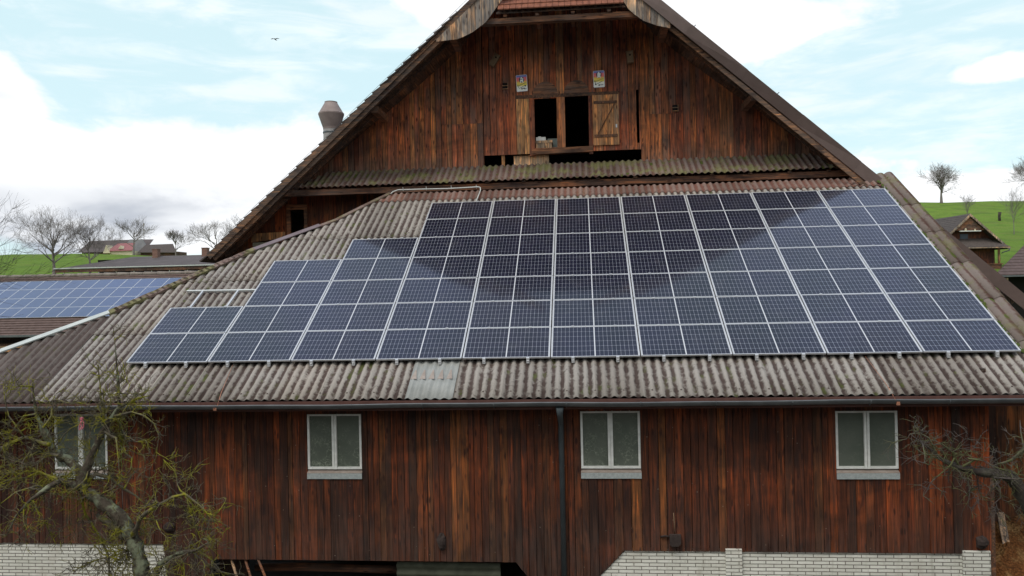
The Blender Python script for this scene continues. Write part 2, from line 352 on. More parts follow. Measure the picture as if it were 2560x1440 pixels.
def brick_b(k, bs):
    p = k.pos(); x, y, z = k.xyz(p)
    v = k.comb(k.m('ADD', x, k.m('MULTIPLY', y, 1.0)), z, 0.)
    v = k.vm('ADD', v, k.vm('SCALE', k.comb(k.noise(p, 9, 2, .5), k.noise(k.vm('ADD', p, (5, 5, 5)), 9, 2, .5), 0.), .008))
    bt = k.n('ShaderNodeTexBrick'); k.put(bt.inputs['Vector'], v); bt.offset = .5; bt.squash = 1.0
    bt.inputs['Color1'].default_value = (.66, .66, .59, 1); bt.inputs['Color2'].default_value = (.80, .80, .73, 1); bt.inputs['Mortar'].default_value = (.15, .14, .115, 1)
    bt.inputs['Scale'].default_value = 1.0; bt.inputs['Mortar Size'].default_value = .008; bt.inputs['Mortar Smooth'].default_value = .25
    bt.inputs['Bias'].default_value = 0; bt.inputs['Brick Width'].default_value = .29; bt.inputs['Row Height'].default_value = .0665
    c = k.mix(k.m('MULTIPLY', k.step(k.noise(p, 1.8, 4, .6), .5, .78), .45), bt.outputs['Color'], (.36, .31, .24))
    c = k.mix(k.m('MULTIPLY', k.step(k.noise(p, 14, 4, .7), .5, .75), .4), c, (.40, .38, .32))
    c = k.mix(k.m('MULTIPLY', k.step(k.noise(k.vm('MULTIPLY', p, (5., 5., .8)), 1., 4, .6), .55, .75), .5), c, (.30, .29, .22))
    k.put(bs.inputs['Normal'], k.bump(k.m('SUBTRACT', 1.0, bt.outputs['Fac']), .6, .008))
    return c
BRICK = mat('white_brick', brick_b, .8, 0, .2)
def grass_b(k, bs):
    p = k.pos(); big = k.noise(p, .02, 5, .6, .5); med = k.noise(p, .35, 5, .65); fin = k.noise(p, 4., 3, .7)
    st = k.noise(k.vm('MULTIPLY', p, (.12, .9, .9)), 1., 4, .6)
    c = k.mix(k.step(big, .35, .65), (.095, .165, .022), (.13, .215, .028))
    c = k.mix(k.m('MULTIPLY', k.step(med, .45, .65), .65), c, (.065, .12, .020))
    c = k.mix(k.m('MULTIPLY', k.step(st, .48, .66), .6), c, (.13, .15, .04))
    c = k.mix(k.m('MULTIPLY', k.step(fin, .5, .7), .4), c, (.17, .22, .06))
    k.put(bs.inputs['Normal'], k.bump(k.m('ADD', med, fin), .6, .3))
    return c
GRASS = mat('meadow_grass', grass_b, .95, 0, .1)
def bark(name, c1, c2, lich, la, s=3.5):
    def b(k, bs):
        p = k.pos(); n = k.noise(p, 14, 4, .65); m_ = k.noise(p, s, 4, .6)
        c = k.mix(n, c1, c2); c = k.mix(k.m('MULTIPLY', k.step(m_, .45, .62), la), c, k.mix(n, lich, tuple(q*1.6 for q in lich)))
        k.put(bs.inputs['Normal'], k.bump(k.m('ADD', n, k.noise(k.vm('MULTIPLY', p, (30., 30., 9.)), 1., 4, .7)), .9, .02))
        return c
    return mat(name, b, .95, 0, .1)
BARK_T = bark('lichen_bark', (.028, .022, .017), (.12, .10, .075), (.17, .19, .125), .85, 5.0)
BARK_L = bark('yellow_lichen_twigs', (.07, .06, .045), (.17, .15, .105), (.19, .18, .018), .95, 3.6)
BARK_D = bark('dark_bark', (.028, .022, .019), (.07, .058, .05), (.10, .10, .075), .4, 3)
BARK_F = bark('grey_bark', (.15, .13, .12), (.24, .21, .20), (.18, .17, .15), .3, 1)
BARK_G = bark('grey_lichen_twigs', (.06, .05, .045), (.15, .13, .115), (.10, .115, .03), .6, 2.5)
LEFT_TREE = {"trunk": [[2.343, -3.4, -3.363, 0.17], [2.297, -3.4, -2.91, 0.155], [2.22, -3.4, -2.671, 0.15], [2.09, -3.4, -2.361, 0.14], [1.849, -3.4, -2.102, 0.125], [1.578, -3.4, -1.921, 0.12], [1.381, -3.4, -1.759, 0.12]], "A": [[1.381, -3.4, -1.759, 0.11], [1.38, -3.4, -1.498, 0.09], [1.474, -3.4, -1.289, 0.08], [1.603, -3.4, -1.029, 0.07], [1.71, -3.4, -0.814, 0.065], [1.879, -3.4, -0.581, 0.055], [1.992, -3.4, -0.426, 0.045], [1.975, -3.4, 0.075, 0.025], [1.954, -3.4, 0.401, 0.014], [1.932, -3.4, 0.662, 0.006]], "A2": [[1.992, -3.4, -0.426, 0.035], [2.219, -3.275, -0.315, 0.025], [2.367, -3.15, -0.281, 0.012]], "A3": [[1.879, -3.4, -0.581, 0.03], [2.286, -3.525, -0.492, 0.022], [2.574, -3.65, -0.538, 0.016], [2.725, -3.65, -0.666, 0.012], [2.807, -3.65, -0.857, 0.008], [2.749, -3.65, -1.11, 0.005]], "A4": [[1.74, -3.4, -0.704, 0.03], [1.679, -3.4, -0.312, 0.018], [1.67, -3.4, -0.052, 0.013], [1.637, -3.4, 0.34, 0.006]], "A5": [[1.879, -3.4, -0.581, 0.03], [1.921, -3.275, -0.726, 0.025], [1.921, -3.15, -1.013, 0.016], [1.89, -3.15, -1.179, 0.008]], "A6": [[1.71, -3.4, -0.814, 0.03], [2.007, -3.525, -0.909, 0.02], [2.12, -3.65, -1.235, 0.012], [2.14, -3.65, -1.553, 0.006]], "B": [[1.381, -3.4, -1.759, 0.11], [1.18, -3.3, -1.468, 0.1], [0.987, -3.2, -1.365, 0.1], [0.733, -3.1, -1.286, 0.1], [0.566, -3.1, -1.098, 0.08], [0.45, -3.1, -0.815, 0.055], [0.326, -3.1, -0.579, 0.035], [0.29, -3.1, -0.242, 0.018], [0.266, -3.1, -0.006, 0.006]], "B2": [[0.786, -3.4, -1.039, 0.05], [0.161, -3.175, -0.948, 0.03], [-0.453, -2.95, -1.179, 0.02], [-0.976, -2.85, -1.129, 0.01]], "B3": [[0.334, -3.4, -0.906, 0.02], [0.094, -3.425, -0.558, 0.018], [0.049, -3.45, -0.291, 0.012], [-0.054, -3.35, -0.039, 0.006]], "B4": [[0.673, -3.4, -0.763, 0.03], [0.743, -3.3, -0.583, 0.02], [0.703, -3.2, -0.332, 0.01], [0.69, -3.1, -0.246, 0.005]], "B5": [[0.949, -3.4, -1.223, 0.05], [0.441, -3.175, -1.203, 0.03], [-0.093, -2.95, -1.385, 0.02], [-0.69, -2.85, -1.613, 0.01]], "B6": [[0.552, -3.4, -0.532, 0.025], [0.36, -3.425, -0.56, 0.02], [0.165, -3.45, -0.817, 0.012], [-0.126, -3.35, -0.867, 0.008]], "C": [[1.299, -3.4, -1.733, 0.09], [1.088, -3.567, -1.587, 0.06], [0.99, -3.733, -1.648, 0.05], [0.835, -3.9, -1.788, 0.035], [0.561, -3.9, -2.06, 0.02], [0.393, -3.9, -2.376, 0.008]], "C2": [[0.969, -3.4, -1.628, 0.04], [0.634, -3.442, -1.475, 0.03], [0.315, -3.483, -1.595, 0.02], [0.101, -3.65, -1.554, 0.012]], "C3": [[0.744, -3.4, -1.733, 0.03], [0.748, -3.692, -1.64, 0.02], [0.634, -3.983, -1.66, 0.015], [0.497, -4.15, -1.802, 0.008]], "C4": [[0.454, -3.4, -1.924, 0.02], [0.713, -3.567, -2.157, 0.012], [0.766, -3.733, -2.363, 0.008], [0.687, -3.9, -2.5, 0.004]], "D": [[1.404, -3.4, -1.648, 0.06], [1.528, -3.333, -1.533, 0.05], [1.718, -3.267, -1.608, 0.04], [1.922, -3.2, -1.809, 0.03], [2.128, -3.2, -1.927, 0.02], [2.298, -3.2, -2.072, 0.008]], "D2": [[2.048, -3.4, -1.757, 0.02], [2.035, -3.208, -1.629, 0.015], [2.026, -3.017, -1.508, 0.006]], "E": [[2.168, -3.4, -2.555, 0.08], [2.314, -3.5, -2.361, 0.06], [2.432, -3.6, -2.171, 0.05], [2.714, -3.7, -1.988, 0.04], [3.034, -3.7, -1.811, 0.03], [3.246, -3.7, -1.76, 0.025], [3.478, -3.7, -1.935, 0.018], [3.664, -3.7, -2.135, 0.01], [3.973, -3.7, -2.283, 0.004]], "E2": [[3.084, -3.4, -1.84, 0.018], [3.178, -3.375, -2.201, 0.012], [3.292, -3.35, -2.563, 0.008], [3.407, -3.45, -2.722, 0.004]], "E3": [[2.311, -3.4, -2.23, 0.02], [2.713, -3.625, -2.194, 0.014], [2.918, -3.85, -2.312, 0.01], [3.09, -3.95, -2.372, 0.005]], "E4": [[2.867, -3.4, -1.892, 0.02], [2.821, -3.5, -1.59, 0.012], [2.748, -3.6, -1.374, 0.006]], "F": [[2.438, -3.4, -3.361, 0.09], [2.752, -3.567, -2.899, 0.06], [3.114, -3.733, -2.686, 0.045], [3.517, -3.9, -2.57, 0.03], [3.725, -3.9, -2.445, 0.015], [3.61, -3.9, -2.384, 0.008]], "F2": [[3.254, -3.4, -2.74, 0.02], [3.533, -3.442, -2.883, 0.014], [3.682, -3.483, -3.122, 0.008]], "G": [[2.032, -3.4, -2.556, 0.08], [1.907, -3.35, -2.442, 0.075], [1.698, -3.3, -2.328, 0.07], [1.473, -3.25, -2.226, 0.065]], "H": [[1.284, -3.4, -1.778, 0.03], [1.282, -3.267, -2.195, 0.026], [1.444, -3.133, -2.632, 0.024], [1.505, -3.0, -3.004, 0.022], [1.509, -3.0, -3.527, 0.02]], "I": [[1.956, -3.4, -2.913, 0.02], [1.694, -3.467, -2.796, 0.015], [1.538, -3.533, -2.549, 0.01], [1.451, -3.6, -2.336, 0.005]], "J": [[2.22, -3.4, -2.671, 0.03], [1.895, -3.3, -2.851, 0.02], [1.411, -3.2, -2.989, 0.013], [1.058, -3.1, -3.161, 0.006]]}  # limb points of both trees unprojected from image pixels at chosen depths
RIGHT_TREE = {"limb": [[16.501, -2.6, -2.426, 0.2], [16.367, -2.6, -2.083, 0.15], [16.247, -2.6, -1.896, 0.12], [16.137, -2.6, -1.753, 0.105], [15.984, -2.6, -1.703, 0.09], [15.626, -2.6, -1.677, 0.07], [15.388, -2.6, -1.614, 0.06], [15.221, -2.6, -1.539, 0.05], [15.061, -2.6, -1.425, 0.035], [14.913, -2.6, -1.286, 0.02], [14.794, -2.6, -1.184, 0.01]], "a": [[15.061, -2.6, -1.425, 0.02], [14.929, -2.6, -1.141, 0.014], [14.797, -2.6, -1.064, 0.01], [14.645, -2.6, -1.076, 0.007], [14.601, -2.6, -1.152, 0.004]], "b": [[15.221, -2.6, -1.539, 0.02], [15.013, -2.5, -1.446, 0.015], [14.873, -2.4, -1.403, 0.01], [14.753, -2.4, -1.294, 0.007], [14.938, -2.4, -1.262, 0.004]], "c": [[15.388, -2.6, -1.614, 0.02], [15.583, -2.7, -1.455, 0.018], [15.417, -2.8, -1.42, 0.015], [15.681, -2.8, -1.464, 0.007]], "d": [[15.626, -2.6, -1.677, 0.02], [15.489, -2.6, -1.677, 0.012], [15.529, -2.6, -1.991, 0.009], [15.508, -2.6, -2.117, 0.006], [15.481, -2.6, -2.274, 0.003]], "e": [[15.805, -2.6, -1.69, 0.02], [15.674, -2.5, -1.733, 0.012], [15.764, -2.4, -2.043, 0.009], [15.846, -2.4, -2.17, 0.006], [15.905, -2.4, -2.247, 0.003]], "f": [[15.984, -2.6, -1.703, 0.02], [15.843, -2.7, -1.747, 0.012], [15.877, -2.8, -1.877, 0.01], [15.879, -2.8, -2.031, 0.008], [15.741, -2.8, -2.161, 0.004]], "g": [[16.589, -2.6, -1.179, 0.05], [16.349, -2.6, -1.334, 0.035], [16.167, -2.6, -1.49, 0.025], [15.868, -2.6, -1.584, 0.012], [15.809, -2.6, -1.552, 0.006]], "h": [[16.349, -2.6, -1.334, 0.02], [16.361, -2.5, -1.072, 0.012], [16.407, -2.4, -0.9, 0.006]], "i": [[15.388, -2.6, -1.614, 0.02], [15.228, -2.7, -1.342, 0.014], [15.02, -2.8, -1.184, 0.01], [14.889, -2.8, -1.208, 0.005]], "j": [[15.221, -2.6, -1.539, 0.02], [15.106, -2.6, -1.299, 0.014], [15.263, -2.6, -1.287, 0.008], [15.394, -2.6, -1.363, 0.004]]}

# ------------------------------------------------------------------ terrain
def ground_z(x, y):
    q = max(0.0, min(1.0, (x+60)/130.0)); q = q*q*(3-2*q)
    A = 16.6 + (21.9-16.6)*q + (.9*math.sin(x*.035+1)+.4*math.sin(x*.11))*(1 if x < 0 else .35)
    if y < 18: return -5.0
    s = (y-18)/122.0
    if s <= 1: return -5.0 + A*s**1.35
    return -5.0 + A*(1+.10*min(1, (s-1))) - .4*(s-1)
mb = MB()
ys = [-900, -300, -120, -60, -30, -10, 0, 8, 14, 18]+[18+122*i/40 for i in range(1, 41)]+[150, 165, 185, 210, 240, 280, 340, 450, 700, 1300]
xs = [-1500, -800, -450, -300]+[-240+8*i for i in range(61)]+[300, 450, 800, 1500]
for y in ys:
    for x in xs: mb.vs([(x, y, ground_z(x, y) + (.12*math.sin(x*.31+y*.17) if y > 20 else 0))])
nx = len(xs)
for j in range(len(ys)-1):
    for i in range(nx-1): mb.face([j*nx+i, j*nx+i+1, (j+1)*nx+i+1, (j+1)*nx+i], True)
mb.build('meadow', GRASS, kind='structure')
GRAVEL = plain('added_yard_gravel', (.10, .09, .078), (.17, .155, .135), 1.2, .95, 0, .1, .4)
mb = MB(); mb.box(-70, 60, -70, 12, -5.05, -4.99); mb.build('yard', GRAVEL, kind='structure')  # unseen yard, added to keep the meadow's green bounce off the walls

# woodland behind the camera: it is what the windows mirror
WOODS = plain('woodland_green', (.02, .032, .012), (.06, .08, .03), .6, 1.0, 0, .05, .5)
mb = MB(); rw = random.Random(4); nxw, nzw = 90, 7
for j in range(nzw+1):
    for i in range(nxw+1):
        a_ = R_(95+170*i/nxw); rr_ = 48+rw.uniform(-2.5, 2.5)-1.2*j; top = 15+4*math.sin(i*.5)+3*math.sin(i*1.3+1)+rw.uniform(-1.5, 1.5)
        mb.vs([(9+rr_*math.sin(a_), 0+rr_*math.cos(a_), -5.2+top*(j/nzw)**.8)])
for j in range(nzw):
    for i in range(nxw): mb.face([j*(nxw+1)+i, j*(nxw+1)+i+1, (j+1)*(nxw+1)+i+1, (j+1)*(nxw+1)+i])
n0 = len(mb.v)
for i in range(nxw+1): a_ = R_(95+170*i/nxw); mb.vs([(9+60*math.sin(a_), 60*math.cos(a_), -5.2)])
for i in range(nxw): mb.face([n0-(nxw+1)+i, n0-(nxw+1)+i+1, n0+i+1, n0+i])
mb.build('woodland', WOODS, None, 'dark green woodland across the yard facing the barn', 'woodland', None, 'stuff')

# ------------------------------------------------------------------ the barn
T = 0.5525117; cT, sT = math.cos(T), math.sin(T)
def RF(u, v, h): return (u, v*cT-h*sT, v*sT+h*cT)          # frame of the long front roof: along the eave, up the slope, off the surface
OFF = -.14
PAN = bpy.data.objects
barn = empty('barn', (9, 6, -5), 'large weathered timber barn with a low corrugated front roof carrying the solar panels', 'barn')
def part(mb, name, m, label=None, parent=None):
    p = parent or barn
    # parts of the barn keep world coordinates in their mesh; the parent's offset is undone here
    o = mb.build(name, m, p, label)
    o.matrix_parent_inverse = Matrix.Translation(p.matrix_world.translation if False else Vector((9, 6, -5))).inverted() if p is barn else Matrix.Identity(4)
    return o

def planks(mb, x0, x1, y, zb, zt, holes=(), splits=(), wmin=.13, wmax=.2, th=.028, jit=.006, ragged=0.0, brk=(), flip=1, rf=None, gap=.004):
    """vertical boards from x0 to x1 in the plane y; zb, zt are numbers or functions of x; holes are (x0,x1,z0,z1)"""
    fb = zb if callable(zb) else (lambda x: zb); ft = zt if callable(zt) else (lambda x: zt)
    cuts = sorted(set([x0, x1]+[c for h in holes for c in h[:2] if x0 < c < x1]+[c for s_ in splits for c in s_[:2] if x0 < c < x1]+[b for b in brk if x0 < b < x1]))
    for ca, cb in zip(cuts, cuts[1:]):
        n = max(1, round((cb-ca)/rnd.uniform(wmin, wmax))); ws = [rnd.uniform(.75, 1.25) for _ in range(n)]; sm = sum(ws); xa = ca
        for wi in ws:
            xb = xa + (cb-ca)*wi/sm; xm = (xa+xb)/2
            segs = [(fb(xa)-rnd.uniform(0, ragged), fb(xb)-rnd.uniform(0, ragged)*.3, ft(xa), ft(xb))]
            for (h0, h1, z0, z1) in holes:
                if h0 <= xm <= h1:
                    ns = []
                    for s_ in segs:
                        if z0 > max(s_[2], s_[3]) or z1 < min(s_[0], s_[1]): ns.append(s_); continue
                        if z0 > min(s_[0], s_[1]): ns.append((s_[0], s_[1], z0, z0))
                        if z1 < max(s_[2], s_[3]): ns.append((z1, z1, s_[2], s_[3]))
                    segs = ns
            for (h0, h1, z0) in splits:
                if h0 <= xm <= h1:
                    ns = []
                    for s_ in segs:
                        if s_[0] < z0 < s_[2]: ns += [(s_[0], s_[1], z0-.006, z0-.006), (z0, z0, s_[2], s_[3])]
                        else: ns.append(s_)
                    segs = ns
            for (b0, b1, t0, t1) in segs:
                if t0-b0 < .01 and t1-b1 < .01: continue
                yy = y-rnd.uniform(0, jit)*flip; g = gap*rnd.uniform(.3, 1.2); ya, yb = (yy-th, yy) if flip > 0 else (yy, yy+th)
                r = rf(xm) if rf else rnd.random(); tl = rnd.uniform(-.002, .002)
                mb.hexa([(xa+g, ya+tl, b0), (xb-g, ya-tl, b1), (xb-g, yb, b1), (xa+g, yb, b0), (xa+g, ya+tl, t0), (xb-g, ya-tl, t1), (xb-g, yb, t1), (xa+g, yb, t0)], r)
            xa = xb
    return mb

SL = .893                       # slope of the barn's main roof
APX, APZ = 8.98, 11.72          # ridge
def roofz(x, dz=0): return APZ - SL*abs(x-APX) + dz
YG = 7.4                        # gable wall
# upper gable wall above the small pent roof
FR = GABLE_CAM_SCALE
openings = [(8.25, 8.91, 5.52, 6.98), (9.15, 9.84, 5.52, 7.0), (6.74, 7.72, 4.9, 5.36), (7.72, 11.35, 4.9, 5.38), (11.235, 11.30, 5.57, 7.12)]
mb = planks(MB(), .9, 17.1, YG, lambda x: 4.7, lambda x: roofz(x, -.12), openings, [(5.47, 6.72, 6.33), (11.61, 12.37, 6.39)], .155, .215, ragged=.0, jit=.016, gap=.007)
part(mb, 'gable_wall', W_UP)
# lower wall under the pent roof
mb = planks(MB(), -1.7, 17.6, YG+.01, 0.3, lambda x: min(4.62, roofz(x, -.1)), [(.78, 1.2, 3.05, 3.93)], (), .16, .22)
part(mb, 'lower_gable_wall', W_LOW)
mb = planks(MB(), 17.6, 21.4, YG+.02, .35, lambda x: min(4.62, roofz(x, -.1)), (), (), .16, .22)
part(mb, 'side_bay_wall', W_LOW)
# frame round the small black opening, boards beside it
mb = MB(); mb.box(.66, .78, YG-.05, YG-.001, 2.5, 3.93); mb.box(1.2, 1.3, YG-.05, YG-.001, 2.5, 3.93); mb.box(.66, 1.3, YG-.055, YG-.002, 3.93, 4.1)
part(mb, 'opening_frame', W_BEAMX)
mb = MB(); mb.hexa([(-.45, YG-.07, 2.98), (.6, YG-.07, 3.08), (.6, YG-.03, 3.08), (-.45, YG-.03, 2.98), (-.45, YG-.07, 3.24), (.6, YG-.07, 3.27), (.6, YG-.03, 3.27), (-.45, YG-.03, 3.24)])
part(mb, 'patch_board', W_SHUT)
mb = MB(); mb.box(-.42, .27, YG-.05, YG-.031, 2.3, 2.97); part(mb, 'patch_panel', CREAM, 'cream coloured board covering a gap')
# the other three sides of the barn body, dark inside
mb = MB(); mb.prism([(-1.6, -5), (19.6, -5), (19.6, 1.9), (APX, 11.4), (-1.6, 1.9)], 'y', 34, 34.1)
mb.box(-1.7, -1.6, YG+.1, 34, -5, 1.9); mb.box(19.6, 19.7, 9.4, 34, -5, 1.9); mb.box(1.4, 16.6, YG+.3, 33.9, 4.75, 4.85); part(mb, 'side_wall', W_DARK)
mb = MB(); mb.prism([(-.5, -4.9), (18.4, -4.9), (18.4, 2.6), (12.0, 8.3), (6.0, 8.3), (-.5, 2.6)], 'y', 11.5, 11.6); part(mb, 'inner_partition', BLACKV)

FR = CAM_SCALE_Z
# main roof: courses of tiles, cut back above the half hip
def roof_side(sgn):
    mb = MB(); n = 46; L = 14.0; ds = L/n; nx_, nz_ = math.cos(math.atan(SL)), math.sin(math.atan(SL))
    for i in range(n):
        s0 = i*ds; s1 = s0+ds+.05
        def P(s_, h): return (APX + sgn*(s_*nx_ + h*nz_), APZ - s_*nz_ + h*nx_)
        zc = APZ-s0*nz_
        yf = 6.17 if zc < 9.3 else 6.17+(zc-9.3)/1.15
        a = P(s0, .0); b = P(s1, .045); c = P(s1, .0); d2 = P(s0-.02, -.03)
        for j in range(1):
            poly = [a, (b[0], b[1]), c, d2]
            r = rnd.random(); yj = yf+rnd.uniform(-.012, .012)
            mb.prism(poly, 'y', yj, 34.6, r)
    return mb
part(roof_side(-1), 'main_roof_slope', TILE); part(roof_side(1), 'main_roof_slope', TILE)
# boarding under the overhang, rafters and purlin ends
for sgn in (-1, 1):
    mb = MB()
    for i in range(36):
        s0 = i*.385; s1 = s0+.375; nx_, nz_ = math.cos(math.atan(SL)), math.sin(math.atan(SL)); h0, h1 = -.045, -.075
        if APZ-s0*nz_ > 9.25: continue
        P = lambda s_, h: (APX+sgn*(s_*nx_+h*nz_), APZ-s_*nz_+h*nx_)
        mb.prism([P(s0, h1), P(s1, h1), P(s1, h0), P(s0, h0)], 'y', 6.24, 11.0)
    part(mb, 'eaves_boarding', W_DARK)
def along(sgn, s0, s1, y, h, w, hh, mb):
    nx_, nz_ = math.cos(math.atan(SL)), math.sin(math.atan(SL))
    P = lambda s_: (APX+sgn*(s_*nx_+h*nz_), y, APZ-s_*nz_+h*nx_)
    mb.beam(P(s0), P(s1), w, hh, None, (nz_*sgn, 0, nx_))
for a_ in ((-1, 2.95, 13.75, 6.145, -.09, .03, .15), (-1, 3.3, 13.7, 6.23, -.21, .05, .13), (1, 3.3, 16.0, 6.26, -.30, .05, .12)):
    mb = MB(); along(*a_, mb); part(mb, 'verge_board', W_VERGE)
for a_ in ((-1, 3.0, 13.6, 6.42), (1, 3.0, 14, 6.42), (-1, 3, 13.6, 6.95), (1, 3, 14, 6.95)):
    mb = MB(); along(*a_, -.15, .09, .16, mb); part(mb, 'rafter', W_DARK)
for x in (14.36, 3.72, 12.0, 6.0):
    mb = MB(); mb.box(x-.09, x+.09, 6.32, 7.6, roofz(x, -.50), roofz(x, -.30)); part(mb, 'purlin', W_BEAMX)
# brown metal cap on the right verge, in lapped lengths
mb = MB(); nx_, nz_ = math.cos(math.atan(SL)), math.sin(math.atan(SL)); s0 = 2.95; i = 0
while s0 < 16.6:
    s1 = s0+1.95; e = .004*(i % 2)
    P = lambda s_, h, y: (APX+(s_*nx_+h*nz_), y, APZ-s_*nz_+h*nx_)
    o_ = -e
    mb.hexa([P(s0, -.245, 6.10+o_), P(s1+.03, -.245, 6.10+o_), P(s1+.03, -.245, 6.135), P(s0, -.245, 6.135), P(s0, .075-o_, 6.10+o_), P(s1+.03, .075-o_, 6.10+o_), P(s1+.03, .075-o_, 6.135), P(s0, .075-o_, 6.135)])
    mb.hexa([P(s0, .05, 6.1352), P(s1+.03, .05, 6.1352), P(s1+.03, .05, 6.42), P(s0, .05, 6.42), P(s0, .0745-o_, 6.1352), P(s1+.03, .0745-o_, 6.1352), P(s1+.03, .0745-o_, 6.42), P(s0, .0745-o_, 6.42)])
    s0 = s1; i += 1
part(mb, 'verge_cap', BROWN_METAL)
for s_ in (4.97, 7.9, 12.4): mb = MB(); mb.beam(P(s_, .07, 6.2), P(s_+.01, .17, 6.2), .02, .02); part(mb, 'snow_hook', GUTTER)
# lightning wire with holders along the left verge
mb = MB(); wp = []
for i in range(15):
    s_ = 3.0+i*.72; q = (APX-(s_*nx_+.12*nz_), 6.35, APZ-s_*nz_+.12*nx_); wp.append(q)
    if i % 3 == 1: mb.beam((APX-(s_*nx_), 6.35, APZ-s_*nz_), q, .015, .015)
mb.tube(wp, .006, 4); part(mb, 'lightning_wire', GUTTER)

# curved board aprons on both verges
def interp(pts, x):
    for (a, za), (b, zb) in zip(pts, pts[1:]):
        if a <= x <= b: return za+(zb-za)*(x-a)/(b-a)
    return pts[0][1] if x < pts[0][0] else pts[-1][1]
Lc = [(5.52, 8.42), (6.22, 8.47), (6.59, 8.62), (7.0, 8.90), (7.29, 9.27), (7.55, 9.60), (7.9, 10.1), (8.3, 10.5)]
mb = planks(MB(), 5.58, 8.2, 6.22, lambda x: interp(Lc, x), lambda x: max(roofz(x, -.20), interp(Lc, x)+.01), (), (), .14, .2, th=.03, brk=(6.18,), jit=.015)
part(mb, 'curved_apron', W_GREY)
Rc = [(9.7, 10.5), (10.1, 10.1), (10.75, 9.5), (10.87, 9.19), (11.09, 8.94), (11.41, 8.70), (11.79, 8.55), (12.15, 8.46)]
mb = planks(MB(), 9.8, 12.12, 6.22, lambda x: interp(Rc, x), lambda x: max(roofz(x, -.20), interp(Rc, x)+.01), (), (), .14, .2, th=.03, jit=.015)
part(mb, 'curved_apron', W_GREY)
# half hip at the top: plate beam, rafters, orange tiles
mb = MB(); mb.box(6.7, 11.45, 6.3, 6.5, 8.88, 9.04); part(mb, 'half_hip_beam', W_BEAMX)
mb = MB()
for i in range(13):
    z0 = 9.18+i*.19; y0 = 6.06+i*.165; xl = APX-(APZ-z0)/SL+.0; xr = APX+(APZ-z0)/SL
    if i < 2: xl, xr = 7.36, 10.86
    if xr-xl < .2: break
    x = xl; kx = .085
    while x < xr:
        xe = min(xr, x+kx*2); mb.hexa([(x, y0, z0-.0), (xe-.012, y0, z0-.0), (xe-.012, y0+.28, z0+.26), (x, y0+.28, z0+.26), (x, y0-.012, z0+.028), (xe-.012, y0-.012, z0+.028), (xe-.012, y0+.26, z0+.285), (x, y0+.26, z0+.285)])
        x = xe
part(mb, 'half_hip_tiles', TILE_O)
mb = MB(); mb.hexa([(7.3, 6.2, 9.12), (10.9, 6.2, 9.12), (9.3, 8.35, 11.5), (8.7, 8.35, 11.5), (7.3, 6.2, 9.15), (10.9, 6.2, 9.15), (9.3, 8.35, 11.53), (8.7, 8.35, 11.53)]); part(mb, 'half_hip_boarding', W_DARK)
for x in (7.5, 8.4, 9.4, 10.4): mb = MB(); mb.box(x, x+.1, 6.25, 7.4, 9.045, 9.12); part(mb, 'rafter_foot', W_BEAMX)

FR = GABLE_CAM_SCALE
# hayloft opening in the gable
for p_ in ((8.91, 9.15, YG-.05, YG+.12, 5.50, 7.02), (8.10, 8.25, YG-.045, YG+.1, 5.3, 7.0), (9.84, 9.95, YG-.045, YG+.1, 5.3, 7.0)): mb = MB(); mb.box(*p_); part(mb, 'loft_post', W_UP)
mb = MB(); mb.box(7.7, 10.75, YG-.052, YG-.012, 7.0, 7.10); part(mb, 'loft_lintel', W_DARK)
for cx in (8.585, 9.50):
    mb = MB()
    for i in range(3):
        z0 = 7.10+i*.13; z1 = z0+.125; R0 = .37
        h = lambda z: math.sqrt(max(0, R0*R0-(z-7.10)**2))
        poly = [(cx-h(z0), z0), (cx+h(z0), z0), (cx+h((z0+z1)/2), (z0+z1)/2), (cx+h(min(z1, 7.465)), z1 if z1 < 7.465 else 7.465), (cx-h(min(z1, 7.465)), z1 if z1 < 7.465 else 7.465), (cx-h((z0+z1)/2), (z0+z1)/2)]
        mb.prism(poly, 'y', YG-.06-.006*i, YG-.034)
    part(mb, 'loft_arch', W_BEAMX)
mb = MB(); mb.hexa([(8.15, YG-.09, 5.33), (9.95, YG-.09, 5.36), (9.95, YG+.16, 5.36), (8.15, YG+.16, 5.33), (8.15, YG-.09, 5.49), (9.95, YG-.09, 5.52), (9.95, YG+.16, 5.52), (8.15, YG+.16, 5.49)])
part(mb, 'loft_sill', W_BEAMX)
mb = planks(MB(), 9.96, 10.72, YG-.062, 5.53, 7.0, (), (), .13, .19, th=.022, jit=.003); sh = part(mb, 'loft_shutter', W_SHUT)
mb = MB(); mb.box(10.0, 10.67, YG-.108, YG-.090, 6.74, 6.82); mb.box(10.0, 10.67, YG-.108, YG-.090, 5.76, 5.84); mb.beam((10.1, YG-.098, 5.85), (10.6, YG-.098, 6.73), .018, .07, None, (0, -1, 0))
o = mb.build('brace', W_DARK, sh)
mb = MB(); mb.box(10.62, 10.66, YG-.12, YG-.095, 6.03, 6.12); o = mb.build('latch', ALU, sh)
mb = planks(MB(), 7.72, 8.1, YG-.035, 5.36, 6.99, (), (), .08, .13, th=.02, jit=.006); part(mb, 'loft_side_boards', W_SHUT)
mb = planks(MB(), 7.6, 8.65, YG+.12, 4.9, 5.34, (), (), .12, .2, th=.02); part(mb, 'slot_boards', W_PALE)
mb = MB(); mb.box(7.25, 7.34, YG+.02, YG+.08, 4.85, 5.4); part(mb, 'slot_post', W_SHUT)
